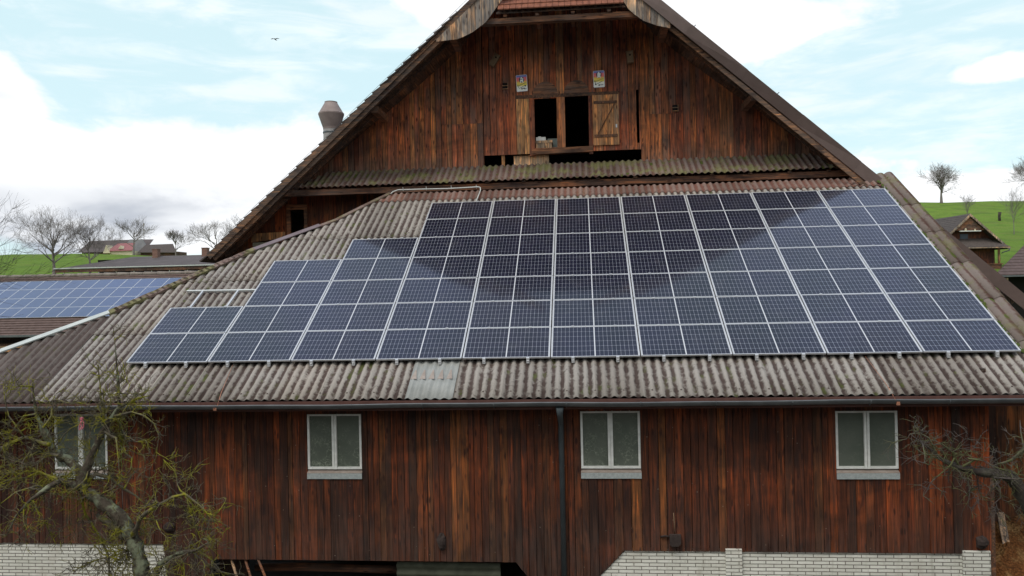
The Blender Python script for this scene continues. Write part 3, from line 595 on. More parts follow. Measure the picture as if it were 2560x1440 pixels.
# short angled bits beside knots: small square ventilation boxes
for (x, z) in ((7.41, 7.4), (12.35, 6.54)):
    mb = MB(); q = .085
    mb.box(x-q, x+q, YG-.09, YG-.03, z-q-.02, z-q); mb.box(x-q, x+q, YG-.09, YG-.03, z-.01, z+.008); mb.box(x+q-.02, x+q, YG-.09, YG-.03, z-q, z+q); mb.box(x-q, x+q-.02, YG-.035, YG-.031, z-q, z+q)
    v = part(mb, 'vent_box', W_SHUT); mb = MB(); mb.box(x-q, x+q-.022, YG-.046, YG-.036, z-q+.001, z+q); mb.build('vent_hole', BLACKV, v)

FR = None
# ------------------------------------------------------------------ corrugated sheets
PITCH = .177; AMP = .0255
def corr(mb, u0, u1, v0, v1, frame=RF, off=OFF, lift0=.014, top=None, left=None, wps=5, seg=8, thick=.007, pitch=PITCH, amp=AMP, seed=0, sheets=None, phase=0.0):
    """one row of corrugated sheets: v0..v1 up the slope; 'top' limits v as a function of u"""
    rr = random.Random(seed); n = int(math.ceil((u1-u0)/pitch*seg)); vals = {}
    nd = 3
    sh_l = {}
    cols = []
    for i in range(n+1):
        u = u0+(u1-u0)*i/n; ph = 2*math.pi*u/pitch+phase; c_ = math.cos(ph)
        sid = int((u/pitch)//wps)
        if sid not in sh_l: sh_l[sid] = (rr.random(), rr.uniform(-.004, .006), rr.uniform(-.012, .012))
        vt = v1 if top is None else min(v1, top(u))
        cols.append((u, c_, sid, vt))
    pv = None
    for i, (u, c_, sid, vt) in enumerate(cols):
        r, lf, dv = sh_l[sid]; vb = v0+dv
        if vt <= vb+.01: pv = None; continue
        pts = []; cr = []
        pts.append(RFx(frame, u, vb, off+c_*amp+lift0+lf-thick)); cr.append(c_)
        for j in range(nd+1):
            q = j/nd; v = vb+(vt-vb)*q
            pts.append(RFx(frame, u, v, off+c_*amp+(lift0+lf)*(1-q))); cr.append(c_)
        b = mb.vs(pts, r, cr)
        if pv is not None and cols[i-1][2] == sid:
            for j in range(nd+1): mb.face([pv+j, b+j, b+j+1, pv+j+1], j > 0)
        if pv is not None and cols[i-1][2] != sid:
            # side lap: carry the previous sheet to this line
            pu, pc, psid, pvt = cols[i-1]; r2_, lf2, dv2 = sh_l[psid]; vb2 = v0+dv2; pts = []; cr = []
            pts.append(RFx(frame, u, vb2, off+c_*amp+lift0+lf2-thick)); cr.append(c_)
            for j in range(nd+1):
                q = j/nd; v = vb2+(vt-vb2)*q; pts.append(RFx(frame, u, v, off+c_*amp+.003+(lift0+lf2)*(1-q))); cr.append(c_)
            b2 = mb.vs(pts, r2_, cr)
            for j in range(nd+1): mb.face([pv+j, b2+j, b2+j+1, pv+j+1], j > 0)
        pv = b
    return mb
def RFx(f, u, v, h): return f(u, v, h)
# the left hip line in (u, v)
HIP = [(-5.2, -1.35), (-3.19, .575), (-1.52, 2.02), (-.16, 3.69), (.92, 4.97), (2.56, 6.49), (3.92, 8.42), (30, 8.42)]
def hip(u):
    for (a, va), (b, vb) in zip(HIP, HIP[1:]):
        if a <= u <= b: return va+(vb-va)*(u-a)/(b-a)
    return -9
rows = [(-1.11, 1.30, 11), (1.22, 3.55, 12), (3.47, 5.68, 13), (5.6, 7.93, 14)]
UL = -4.9; UR = 18.05
mb = MB()
for v0, v1, sd_ in rows: corr(mb, UL if v0 < 1 else -4, UR, v0, v1, top=hip, seed=sd_)
for v0, v1, sd_ in rows:                      # dark fixing bolts on every third crest
    u = -4.78+.0
    kk = math.ceil(-4.7/PITCH)
    while kk*PITCH < 17.8:
        u = kk*PITCH; vv_ = v0+.17
        if vv_ < hip(u)-.1:
            c = Vector(RF(u, vv_, OFF+AMP+.012)); q = .016; i0 = mb.vs([c+Vector((-q, -q*cT, -q*sT)), c+Vector((q, -q*cT, -q*sT)), c+Vector((q, q*cT, q*sT)), c+Vector((-q, q*cT, q*sT)), c+Vector((0, -.02*sT, .02*cT))], .5, -4.0)
            for j in range(4): mb.face([i0+j, i0+(j+1) % 4, i0+4])
        kk += 3
froof = part(mb, 'front_roof_sheets', F_MAIN)
mb = corr(MB(), 3.3, 18.35, 7.85, 8.44, top=lambda u: 8.44 if u > 3.95 else hip(u), seed=15, lift0=.02); part(mb, 'top_roof_row', F_TOP, 'reddish top row of corrugated sheets')
# darker sheets over the left corner and the odd grey sheet at the eave
mb = corr(MB(), -4.9, -1.42, -1.13, 2.0, top=lambda u: min(hip(u), 5), off=OFF+.016, seed=21); part(mb, 'dark_corner_sheets', F_DARK)
mb = corr(MB(), 6.125, 7.05, -1.125, .7, off=OFF+.02, seed=3, amp=.02, phase=.4); part(mb, 'replacement_sheet', PATCHM, 'smooth grey-green replacement sheet at the eave')
mb = MB()
for i in range(5):
    u = 6.2+i*.177; mb = MB()
    mb.hexa([RF(u-.06, -.55, OFF+.050), RF(u+.06, -.55, OFF+.050), RF(u+.06, -.55, OFF+.0525), RF(u-.06, -.55, OFF+.0525), RF(u-.01, -.25, OFF+.046), RF(u+.01, -.25, OFF+.046), RF(u+.01, -.25, OFF+.0485), RF(u-.01, -.25, OFF+.0485)])
    part(mb, 'cement_dab', SILLW)
# hip edge: thin tile strip, mauve flashing, white ridge sheet
def strip(mb, pts, w, h, rise):
    for (a, b) in zip(pts, pts[1:]): mb.beam(RF(a[0], a[1], OFF+rise), RF(b[0], b[1], OFF+rise), w, h, None, (0, -sT, cT))
ed = [(-1.52, 2.06), (-.9, 2.78), (-.16, 3.72), (.35, 4.36), (.92, 5.0)]
ed2 = [(2.2, 6.22), (2.7, 6.68), (3.3, 7.55), (3.92, 8.4)]
mb = MB(); strip(mb, ed2, .12, .045, .03); part(mb, 'hip_edge_tiles', F_PENT)
mb = MB(); strip(mb, ed, .16, .05, .03)
for i in range(26):
    q = i/26; u = -1.5+2.4*q; strip(mb, [(u, 2.08+2.92*q+rnd.uniform(-.02, .02)), (u+.13, 2.25+2.92*q)], .15+rnd.uniform(0, .05), .03, .06)
part(mb, 'hip_edge_tiles', F_PENT)
mb = MB(); strip(mb, [(.8, 4.92), (2.35, 6.36)], .17, .02, .06); part(mb, 'hip_flashing', LILAC)
mb = MB(); strip(mb, [(-4.9, -1.1), (-3.2, .60), (-1.50, 2.08)], .15, .03, .07); part(mb, 'white_ridge', WHITE_SHEET, 'white metal sheet capping the lower hip')
# hip slope on the hidden left side
mb = MB(); i0 = mb.vs([(-1.5-3.5, -1.0, -.85), RF(-5.0, -1.1, OFF-.03), RF(-1.52, 2.02, OFF-.03), RF(3.92, 8.40, OFF-.03), (-5.0, 8.4*cT, -.85)]); mb.face([i0+4, i0+3, i0+2, i0+1, i0]); part(mb, 'left_roof_slope', F_DARK)
# verge cap on the right: double roll in lengths
mb = MB(); vv = [-1.12, .38, 1.9, 3.42, 4.94, 6.46, 8.5]
for a, b in zip(vv, vv[1:]):
    r = rnd.random(); n = 14; prof = []
    for j in range(n+1):
        q = j/n; u = 17.88+.46*q; h = OFF+.03+.055*abs(math.sin(q*math.pi*2))**.8+.045*q; prof.append((u, h))
    prof.append((18.35, OFF-.12))
    ids = []
    for (v, e, th_) in ((a, .018, 1), (a, .018, 0), (b+.05, 0.0, 0)):
        ids.append(mb.vs([RF(u, v, h+e-(.014 if th_ else 0)) for u, h in prof], r, [math.sin(j/n*math.pi*4) if j <= n else 0 for j in range(len(prof))]))
    for s_ in (0, 1):
        for j in range(len(prof)-1): mb.face([ids[s_]+j, ids[s_]+j+1, ids[s_+1]+j+1, ids[s_+1]+j], s_ > 0)
part(mb, 'verge_ridge_cap', F_CAP)
mb = MB(); rm = random.Random(5)
for i in range(130):
    v = rm.uniform(-.5, 8.3); u = 17.84+rm.gauss(0, .025) ; s_ = rm.uniform(.015, .045)
    if rm.random() < .25: u = rm.uniform(18.0, 18.2)
    c = Vector(RF(u, v, OFF+.045)); i0 = mb.vs([c+Vector((s_*math.cos(a_), s_*1.5*math.sin(a_)*cT, s_*1.5*math.sin(a_)*sT)) for a_ in [j*math.pi/3 for j in range(6)]]+[c+Vector((0, -.5*s_, s_*.7))])
    for j in range(6): mb.face([i0+j, i0+(j+1) % 6, i0+6], True)
MOSS = plain('moss', (.035, .05, .012), (.09, .12, .02), 20, .95)
part(mb, 'moss_clump', MOSS)['kind'] = 'stuff'
# small pent roof on the gable
PA = math.atan2(.56, .92)
def PF(u, v, h): return (u, YG-.95+v*math.cos(PA)-h*math.sin(PA), 4.46+.0022*(u-9)+v*math.sin(PA)+h*math.cos(PA))
mb = corr(MB(), 1.42, 16.78, 0, 1.10, frame=PF, off=0.03, seed=31, lift0=.0, left=None, top=lambda u: 1.10 if 2.0 < u < 16.1 else (1.10-(2.0-u)*1.4 if u <= 2 else 1.10-(u-16.1)*1.2))
FR = GABLE_CAM_SCALE; part(mb, 'pent_roof', F_PENT)
mb = MB(); mb.beam((.72, 6.62, 4.32), (17.2, 6.62, 4.36), .16, .17); part(mb, 'pent_beam', W_BEAMX)
mb = MB()
x = 1.6
while x < 17: mb = MB(); mb.box(x, x+.1, 6.5, 7.38, 4.42, 4.47); x += 1.05; part(mb, 'pent_rafter', W_DARK)
FR = None
mb = MB(); mb.box(3.9, 17.7, 7.0, 8.3, 3.85, 3.9); part(mb, 'gap_cover_board', W_DARK)  # added to cover the gap between the top roof row and the gable wall
# eave: fascia, gutter, brackets, downpipe
mb = MB(); mb.box(-5.2, 18.2, -.935, -.91, -.90, -.715); part(mb, 'fascia', plain('reddish_fascia', (.085, .04, .032), (.13, .06, .048), 3, .8))
mb = MB(); n = 120; pr = [(-.075, .0), (-.078, .012), (-.07, .012), (-.07, 0), (-.05, -.048), (0, -.07), (.05, -.048), (.07, 0), (.075, 0), (.055, -.054), (0, -.078), (-.055, -.054)]
ids = []
for i in range(n+1):
    x = -5.3+23.8*i/n; sag = .007*math.sin(x*.9+1)+.004*math.sin(x*2.3); zc = -.765+sag
    ids.append(mb.vs([(x, -1.025+a, zc+b) for a, b in pr], .5))
for a, b in zip(ids, ids[1:]):
    for j in range(len(pr)): mb.face([a+j, b+j, b+(j+1) % len(pr), a+(j+1) % len(pr)], True)
gut = part(mb, 'gutter', GUTTER)
for i in range(17):
    x = -4.3+i*1.35; mb = MB(); mb.tube([(x, -1.107, -.745), (x, -1.095, -.805), (x, -1.025, -.852), (x, -.955, -.825)], .009, 4); mb.build('gutter_bracket', GUTTER, gut)
mb = MB(); mb.tube([(9.07, -1.02, -.85), (9.07, -.97, -1.0), (9.07, -.55, -1.2), (9.07, -.50, -1.3), (9.07, -.50, -5)], [.075, .055, .052, .052, .052], 14); part(mb, 'downpipe', PIPE)
# soffit closes the eave
mb = MB(); mb.box(-4.6, 18.0, -.86, .2, -.80, -.785); part(mb, 'soffit', W_DARK)

# front wall of planks with windows, brick base, open bay
WIN = [(-1.30, -.16, -2.13, -1.0), (4.03, 5.13, -2.13, -1.04), (9.44, 10.58, -2.12, -1.02), (14.19, 15.31, -2.13, -1.05)]
YW = -.4
holes = [(a, b, c-.19, d2) for a, b, c, d2 in WIN]
def fb(x):
    if x < 1.15: return -3.64
    if x < 2.0: return -4.9
    if x < 8.14: return -3.93
    if x < 8.5: return -3.93-(x-8.14)*1.25
    if x < 9.3: return -4.9
    if x < 10.22: return -3.70-(10.22-x)*1.02
    return -3.69
mb = planks(MB(), -5.0, 16.92, YW, fb, -.8, holes, (), .115, .185, th=.025, jit=.014, brk=(1.15, 2.0, 8.14, 8.4, 8.7, 9.3, 9.75, 9.9, 10.05, 10.22), ragged=.0, gap=.0055)
fw_ = part(mb, 'front_wall_planks', W_LOW)
part(planks(MB(), 16.95, 18.9, 1.2, lambda x: -3.95+max(0, x-17.2)*.50, .1, (), (), .14, .2), 'recessed_side_wall', W_LOW)
mb = MB(); mb.box(16.90, 16.98, -.43, -.33, -5, -1.9); part(mb, 'corner_post', W_DARK)
mb = MB(); mb.box(16.86, 16.94, -.32, 7.3, -5, -.3); part(mb, 'annex_side_wall', W_DARK); mb = MB(); mb.box(-4.95, -4.85, -.3, 7.3, -5, -.9); part(mb, 'annex_side_wall', W_DARK); mb = MB(); mb.box(3.0, 16.9, 3.0, 3.05, -5, 1.4); part(mb, 'annex_side_wall', W_DARK)
mb = MB(); mb.box(-5.0, 1.14, YW-.005, YW+.2, -5, -3.645); part(mb, 'white_brick_base', BRICK)
mb = MB(); mb.prism([(9.0, -5), (9.36, -4.6), (10.24, -3.70), (16.39, -3.70), (16.39, -5)], 'y', YW-.004, YW+.2)
part(mb, 'white_brick_base', BRICK)
for a, b in ((12.12, 12.42), (16.39, 16.87)):
    mb = MB(); mb.box(a, b, YW-.075, YW-.0045, -5, -3.63); part(mb, 'brick_pillar', BRICK)
for i, (a, b, c, d2) in enumerate(WIN):
    mb = MB(); f = .045; y0, y1 = YW-.02, YW+.05; m_ = (a+b)/2
    mb.box(a+.002, a+f, y0, y1, c, d2-.002); mb.box(b-f, b-.002, y0, y1, c, d2-.002); mb.box(a+f, b-f, y0, y1, c, c+f); mb.box(a+f, b-f, y0, y1, d2-f*.8, d2-.002)
    mb.box(m_-.048, m_-.004, y0-.012, y1, c+.001, d2-.004); mb.box(m_+.004, m_+.048, y0-.018, y1, c+.001, d2-.004); mb.box(m_-.004, m_+.004, y0+.02, y1, c+.001, d2-.004)
    wn = part(mb, 'window', PAINT)
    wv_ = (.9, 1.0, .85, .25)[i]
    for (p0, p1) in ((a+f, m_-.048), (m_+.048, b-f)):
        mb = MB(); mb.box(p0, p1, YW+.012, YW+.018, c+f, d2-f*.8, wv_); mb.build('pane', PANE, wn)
    mb = MB(); mb.hexa([(a-.005, YW-.055, c-.085), (b+.005, YW-.055, c-.085), (b+.005, YW+.05, c-.03), (a-.005, YW+.05, c-.03), (a-.005, YW-.055, c-.065), (b+.005, YW-.055, c-.065), (b+.005, YW+.05, c-.003), (a-.005, YW+.05, c-.003)])
    mb.build('sill', SILLW, wn)
    mb = MB(); mb.box(a-.005, b+.005, YW-.06, YW-.045, c-.185, c-.075); mb.build('sill_apron', SILLM, wn)
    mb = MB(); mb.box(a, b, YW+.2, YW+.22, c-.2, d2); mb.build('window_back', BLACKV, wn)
# mud nests and little boxes on the wall
def lump(name, c, r, m, parent, seed=0):
    rr = random.Random(seed); mb = MB(); n = 10; k_ = 7
    for j in range(k_+1):
        ph = math.pi*j/k_
        for i in range(n):
            th = 2*math.pi*i/n; f_ = 1+rr.uniform(-.18, .18)
            mb.vs([(c[0]+r[0]*math.sin(ph)*math.cos(th)*f_, c[1]+r[1]*math.sin(ph)*math.sin(th)*f_, c[2]+r[2]*math.cos(ph)*f_)])
    for j in range(k_):
        for i in range(n): mb.face([j*n+i, j*n+(i+1) % n, (j+1)*n+(i+1) % n, (j+1)*n+i], False)
    return mb

# ------------------------------------------------------------------ fittings on the walls
def thing(mb, name, m, label, cat, group=None, origin=None):
    if origin: local(mb, origin)
    o = mb.build(name, m, None, label, cat, group)
    if origin: o.location = origin
    return o
def world_m(m): return m
r_ = empty('nest_box', FP((7.12, YG-.1, 8.12)), 'tilted grey-brown nest box on the gable, left of the loft doors', 'nest box', 'nest boxes on the gable')
def nestbox(root, w, h, d_, tilt, hole_z):
    mb = MB(); mb.box(-w/2, w/2, -d_, 0, -h/2, h/2); mb.build('box_body', W_SHUT2, root)
    mb = MB(); mb.hexa([(-w/2-.015, -d_-.04, h/2-.005), (w/2+.015, -d_-.04, h/2-.005), (w/2+.015, .02, h/2+.03), (-w/2-.015, .02, h/2+.03), (-w/2-.015, -d_-.04, h/2+.012), (w/2+.015, -d_-.04, h/2+.012), (w/2+.015, .02, h/2+.048), (-w/2-.015, .02, h/2+.048)]); mb.build('lid', W_SHUT2, root)
    mb = MB(); mb.prism([(.028*math.cos(a*math.pi/6), hole_z+.028*math.sin(a*math.pi/6)) for a in range(12)], 'y', -d_-.004, -d_-.001); mb.build('entrance_hole', BLACKV, root)
    root.rotation_euler = (0, tilt, 0); root.scale = (1.042,)*3
W_SHUT2 = plain('nest_box_wood', (.16, .10, .058), (.25, .17, .10), 7, .85)
nestbox(r_, .16, .36, .15, R_(33), .09)
r_ = empty('nest_box', FP((11.07, YG-.1, 8.02)), 'upright nest box on the gable above the right sign', 'nest box', 'nest boxes on the gable')
nestbox(r_, .18, .32, .15, R_(-5), .06)

# enamel signs
def sign(loc, tilt, label, variant):
    root = empty('enamel_sign', FP(loc), label, 'sign', 'enamel signs above the loft doors'); root.rotation_euler = (0, tilt, 0); root.scale = (1.042,)*3
    w_, h_ = .165, .245
    def sb(k, bs):
        x, y, z = k.xyz(k.obj()); q = k.m('DIVIDE', k.m('ADD', z, h_), 2*h_)
        c = k.ramp(q, [(0, (.86, .86, .80)), (.30, (.86, .84, .7)), (.37, (.86, .68, .04)), (.55, (.85, .56, .03)), (.66, (.82, .13, .08)), (.84, (.76, .07, .11)), (.88, (.12, .14, .45)), (1, (.12, .14, .45))])
        e = k.m('MAXIMUM', k.step(k.m('ABSOLUTE', x), w_-.018, w_-.010), k.step(k.m('ABSOLUTE', z), h_-.014, h_-.008))
        return k.mix(e, c, (.55, .52, .55))
    m = mat('sign_enamel', sb, .3, 0, .5)
    mb = MB(); c_ = .02; mb.prism([(-w_+c_, -h_), (w_-c_, -h_), (w_, -h_+c_), (w_, h_-c_), (w_-c_, h_), (-w_+c_, h_), (-w_, h_-c_), (-w_, -h_+c_)], 'y', -.006, .0); mb.build('sign_plate', m, root)
    BL = plain('sign_black', (.02, .02, .022), (.03, .03, .03), 5, .4); WH = plain('sign_white', (.84, .84, .8), (.88, .88, .84), 5, .4); NV = plain('sign_navy', (.04, .04, .10), (.05, .05, .12), 5, .4)
    zc = .10 if variant == 0 else .125
    mb = MB(); mb.prism([(.078*math.cos(a*math.pi/10), zc+.085*math.sin(a*math.pi/10)) for a in range(20)], 'y', -.009, -.0065)
    if variant == 0:
        mb2 = MB()
        for (x, z) in ((-.035, zc+.02), (.01, zc+.015), (0, zc-.058)): mb2.prism([(x+.015*math.cos(a*math.pi/5), z+.018*math.sin(a*math.pi/5)) for a in range(10)], 'y', -.0145, -.0125)
        mb2.build('emblem_spots', BL, root)
    mb.build('emblem_disc', BL, root)
    mb = MB(); mb.prism([(-.045, zc-.095), (-.02, zc-.075), (.02, zc-.075), (.05, zc-.095), (.045, zc-.02), (.06, zc+.03), (.03, zc+.045), (0, zc+.088), (-.035, zc+.05), (-.045, zc)], 'y', -.012, -.0095); mb.build('emblem_figure', WH, root)
    # slanting script line, pen stroke below and four small capitals
    mb = MB(); pts = []
    for i in range(46):
        t_ = i/45; x = -.125+.25*t_; z = -.075+.085*t_+.018*math.sin(t_*38)*(1.3 if i < 6 else .8); pts.append((x+.006*math.cos(t_*38), -.011, z))
    mb.tube(pts, .0038, 4); mb.tube([(-.115, -.011, -.03), (-.125, -.011, -.07), (-.105, -.011, -.13)], .006, 4); mb.build('script_lettering', NV, root)
    mb = MB(); mb.tube([(-.09, -.011, -.155), (.02, -.011, -.105), (.10, -.011, -.065)], .006, 4)
    for (x, z) in (((-.005, -.165), (.055, -.16), (.10, -.085)) if variant == 0 else ((-.10, -.15), (.0, -.18))): mb.prism([(x+.022*math.cos(a*math.pi/5), z+.024*math.sin(a*math.pi/5)) for a in range(10)], 'y', -.013, -.0095)
    mb.build('pen_stroke', BL, root)
    mb = MB(); x0 = .035 if variant else .07
    for ch in ('E', 'E', 'R')[(0 if variant else 1):]:
        H = .034; z0 = -.19; w2 = .022; t = .007
        mb.box(x0, x0+t, -.0125, -.0095, z0, z0+H)
        mb.box(x0+t, x0+w2, -.0125, -.0095, z0+H-t, z0+H); mb.box(x0+t, x0+w2, -.0125, -.0095, z0+H/2-t/2, z0+H/2+t/2)
        if ch == 'E': mb.box(x0+t, x0+w2, -.0125, -.0095, z0, z0+t)
        else: mb.box(x0+w2-t, x0+w2, -.0125, -.0095, z0+H/2+t/2, z0+H-t); mb.beam((x0+t, -.011, z0+H/2-t/2), (x0+w2-.002, -.011, z0), .003, t)
        x0 += .031
    mb.build('small_capitals', NV, root)
sign((7.90, YG-.045, 7.455), R_(-3), 'rainbow striped enamel sign with white-faced emblem and three dark chips, left of the arches', 0)
sign((10.165, YG-.045, 7.475), R_(-1), 'rainbow striped enamel sign with white emblem, above the open shutter', 1)

# things standing in the loft opening
FR = GABLE_CAM_SCALE
mb = MB(); mb.box(8.27, 8.74, YG+.12, YG+.5, 5.525, 5.70); mb.box(8.26, 8.76, YG+.10, YG+.52, 5.70, 5.77); thing(mb, 'wooden_crate', W_PALE, 'pale wooden crate with a rim on the loft sill', 'crate')
mb = MB(); mb.box(8.275, 8.56, YG+.14, YG+.42, 5.775, 5.88); mb.box(8.34, 8.42, YG+.2, YG+.3, 5.8805, 5.915); thing(mb, 'white_box', CRATEW, 'small white box on top of the wooden crate', 'box')
mb = MB(); mb.prism([(8.60, 5.525), (8.95, 5.525), (8.95, 5.84), (8.90, 5.90), (8.60, 5.90)], 'y', YG+.54, YG+.9); mb.box(8.62, 8.9, YG+.6, YG+.86, 5.9005, 5.915); thing(mb, 'grey_tub', TUB, 'grey-green plastic tub behind the crate in the loft opening', 'tub')
FR = None
# electric conduit along the top of the front roof
r_ = empty('cable_conduit', (0, 0, 0), 'pale cable conduit running above the top roof row and down to the panels', 'conduit')
pts = [RF(3.95, 8.30, OFF+.05), RF(4.0, 8.42, OFF+.07), RF(4.15, 8.50, OFF+.09), RF(5.0, 8.46, OFF+.10), RF(5.6, 8.44, OFF+.10), RF(6.55, 8.47, OFF+.11), RF(6.62, 8.42, OFF+.11), RF(6.64, 8.3, OFF+.08), RF(6.58, 7.5, OFF+.06)]
mb = MB(); mb.tube(pts, .017, 8); mb.build('conduit_tube', CONDUIT, r_)
for u in (4.3, 5.0, 5.75, 6.5): mb = MB(); mb.beam(RF(u, 8.47, OFF+.06), RF(u, 8.49, OFF+.17), .02, .015); mb.build('conduit_clip', CONDUIT, r_)
# copper clips with wire on the gutter
for x, lb in ((2.46, 'copper clip with a wire on the gutter near its left third'), (15.07, 'copper clip with a wire on the gutter above the rightmost window')):
    r_ = empty('copper_clip', (x, -.98, -.80), lb, 'clip', 'copper clips on the gutter')
    mb = MB(); mb.box(-.03, .03, -.11, -.09, -.05, .035); mb.box(-.03, .03, -.09, .02, .0, .02); mb.build('clip_plate', COPPER, r_)
    mb = MB(); mb.tube([(0, 0, .02), Vector(RF(x-.04, -.9, OFF+.05))-Vector((x, -.98, -.80)), Vector(RF(x-.15, .0, OFF+.05))-Vector((x, -.98, -.80))], .006, 4); mb.build('clip_wire', COPPER, r_)
for (x, z, sx, sz, nm, lb, cat) in ((6.70, -3.54, .10, .16, 'mud_nest', 'dark lump like a mud nest on the planks between the downpipe and the second window', 'nest'), (16.73, -3.47, .11, .12, 'mud_nest', 'dark crumbly nest on the planks above the right end pillar', 'nest'), (1.14, -3.28, .12, .1, 'mud_nest', 'dark bracket-like nest at the left end of the brick base', 'nest')):
    mb = lump(nm, (x, YW-.05, z), (sx, .09, sz), NEST, None, int(x*7)); thing(mb, nm, NEST, lb, cat, 'dark nests on the front wall')
r_ = empty('junction_box', (11.18, YW-.03, -3.46), 'dark square junction box above the white bricks', 'junction box')
mb = MB(); mb.prism([(-.10, .10), (-.10, -.08), (-.06, -.12), (.06, -.12), (.11, -.06), (.11, .10)], 'y', -.09, 0); mb.build('box_body', NEST, r_)
mb = MB(); mb.tube([(-.26, -.02, .05), (-.18, -.04, .07), (-.10, -.04, .06)], .02, 6); mb.build('cable_stub', NEST, r_)
mb = MB(); mb.tube([(.0, -.02, .10), (.0, -.02, .28), (-.01, -.01, .5)], .008, 4); mb.build('cable', W_SHUT2, r_)
# open bay contents
mb = MB(); mb.tube([(2.6, .3, -4.35), (3.6, .3, -4.32), (4.7, .3, -4.345), (5.7, .3, -4.37)], [.08, .09, .085, .08], 8)
thing(mb, 'log_beam', W_BEAMX, 'pale horizontal log inside the open bay at the wall foot', 'log')
MOSSC = plain('green_grey_sheet', (.045, .05, .034), (.11, .12, .085), 3, .8)
mb = MB(); n = 24
for i in range(n+1):
    z = -4.0-.9*i/n; y = YW+.12+.022*math.cos(i*1.55); mb.vs([(5.75, y, z), (7.82, y, z-.01)])
for i in range(n): mb.face([2*i, 2*i+1, 2*i+3, 2*i+2], True)
thing(mb, 'corrugated_sheet', MOSSC, 'greenish corrugated sheet standing under the planks in the open bay', 'sheet')
for k_, (x0, x1) in enumerate(((2.32, 2.75), (2.62, 3.05), (2.9, 3.4))):
    mb = MB(); mb.tube([(x0, -.32-.03*k_, -3.8), (x1, -.5, -4.9)], .026, 6)
    thing(mb, 'leaning_pole', W_PALE if k_ == 0 else W_BEAMX, ('palest thin pole leaning in the left end of the open bay', 'middle one of three thin poles leaning in the open bay', 'rightmost of three thin poles leaning in the open bay')[k_], 'pole', 'poles leaning in the open bay')
mb = MB(); mb.box(1.9, 2.5, .1, .2, -5, -3.9)
thing(mb, 'dark_board', W_DARK, 'dark upright board behind the leaning poles', 'board')

# ------------------------------------------------------------------ solar panels on the front roof
PW, PH = 1.775, 1.058
frame_me = None
def panel_proto():
    root = empty('solar_panel', (0, 0, 0))
    mb = MB(); a, b, f, t0, t1 = .876, .5255, .024, -.035, .0; g = .013
    mb.box(-a, a, -b, -b+g, t0, t1); mb.box(-a, a, b-g, b, t0, t1); mb.box(-a, -a+f, -b+g, b-g, t0, t1); mb.box(a-f, a, -b+g, b-g, t0, t1)
    mb.build('panel_frame', ALU, root)
    mb = MB(); mb.box(-a+f, a-f, -b+g, b-g, -.012, -.004, .5); mb.build('cell_sheet', CELLS, root)
    for x in (-.44, .44): mb = MB(); mb.box(x-.03, x+.03, b-.012, b+.020, -.01, .008); mb.build('clamp', ALU, root)
    return root
ords = ['first', 'second', 'third', 'fourth', 'fifth', 'sixth', 'seventh', 'eighth', 'ninth', 'tenth', 'eleventh', 'twelfth', 'thirteenth', 'fourteenth', 'fifteenth', 'sixteenth']
first_col = {6: 3, 5: 3, 4: 2, 3: 1, 2: 1, 1: 0, 0: 0}       # row counted from the eave up
proto = panel_proto(); kids = list(proto.children); used = False; rows_n = {0: 'bottom row', 1: 'second row from the bottom', 2: 'third row from the bottom', 3: 'middle row', 4: 'third row from the top', 5: 'second row from the top', 6: 'top row'}
for row in range(7):
    cnt = 10-first_col[row]
    for c_ in range(first_col[row], 10):
        if not used: o = proto; used = True
        else:
            o = proto.copy(); COL.objects.link(o)
            for ch in kids: q = ch.copy(); COL.objects.link(q); q.parent = o
        o.location = RF((c_+.5)*PW+rnd.uniform(-.002, .002), (row+.5)*PH+rnd.uniform(-.002, .002), rnd.uniform(-.001, .001))
        o.rotation_euler = (T+R_(rnd.uniform(-.28, .28)), R_(rnd.uniform(-.22, .22)), 0)
        k_ = c_-first_col[row]
        pos_ = 'leftmost' if k_ == 0 else ('rightmost' if c_ == 9 else ords[k_]+' from the left')
        tag(o, 'dark solar panel on the front roof, %s, %s' % (rows_n[row], pos_), 'solar panel', 'solar panels on the front roof')
# rails under the panels
def rail(u, v0, v1, h=-.058): mb = MB(); mb.hexa([RF(u-.02, v0, h-.022), RF(u+.02, v0, h-.022), RF(u+.02, v1, h-.022), RF(u-.02, v1, h-.022), RF(u-.02, v0, h+.022), RF(u+.02, v0, h+.022), RF(u+.02, v1, h+.022), RF(u-.02, v1, h+.022)]); return mb
for i in range(20):
    c_ = i//2; u = (c_+.5)*PW+(-.44 if i % 2 == 0 else .44)
    topv = {0: 2, 1: 4, 2: 5}.get(c_, 7)*PH
    if c_ == 0: topv += .80
    k_ = 'leftmost' if i == 0 else ('rightmost' if i == 19 else ords[i % 10 if False else (i if i < 10 else 19-i)]+(' from the left' if i < 10 else ' from the right'))
    r_ = empty('mounting_rail', RF(u, -.06, -.058), 'aluminium mounting rail ending below the bottom row of panels, %s' % k_, 'mounting rail', 'mounting rails under the solar panels')
    mb = rail(u, -.075, topv-.02); local(mb, r_.location); mb.build('rail_bar', ALU, r_)
    mb = MB(); mb.hexa([RF(u-.03, -.09, -.085), RF(u+.03, -.09, -.085), RF(u+.03, -.035, -.085), RF(u-.03, -.035, -.085), RF(u-.03, -.04, .006), RF(u+.03, -.04, .006), RF(u+.03, -.008, .006), RF(u-.03, -.008, .006)]); local(mb, r_.location); mb.build('end_clamp', ALU, r_)
mb = MB(); mb.beam(RF(.02, 2.95, -.07), RF(1.76, 2.93, -.07), .045, .04, None, (0, -sT, cT)); thing(mb, 'cross_rail', CONDUIT, 'bare white cross rail left of the third row of panels', 'rail')

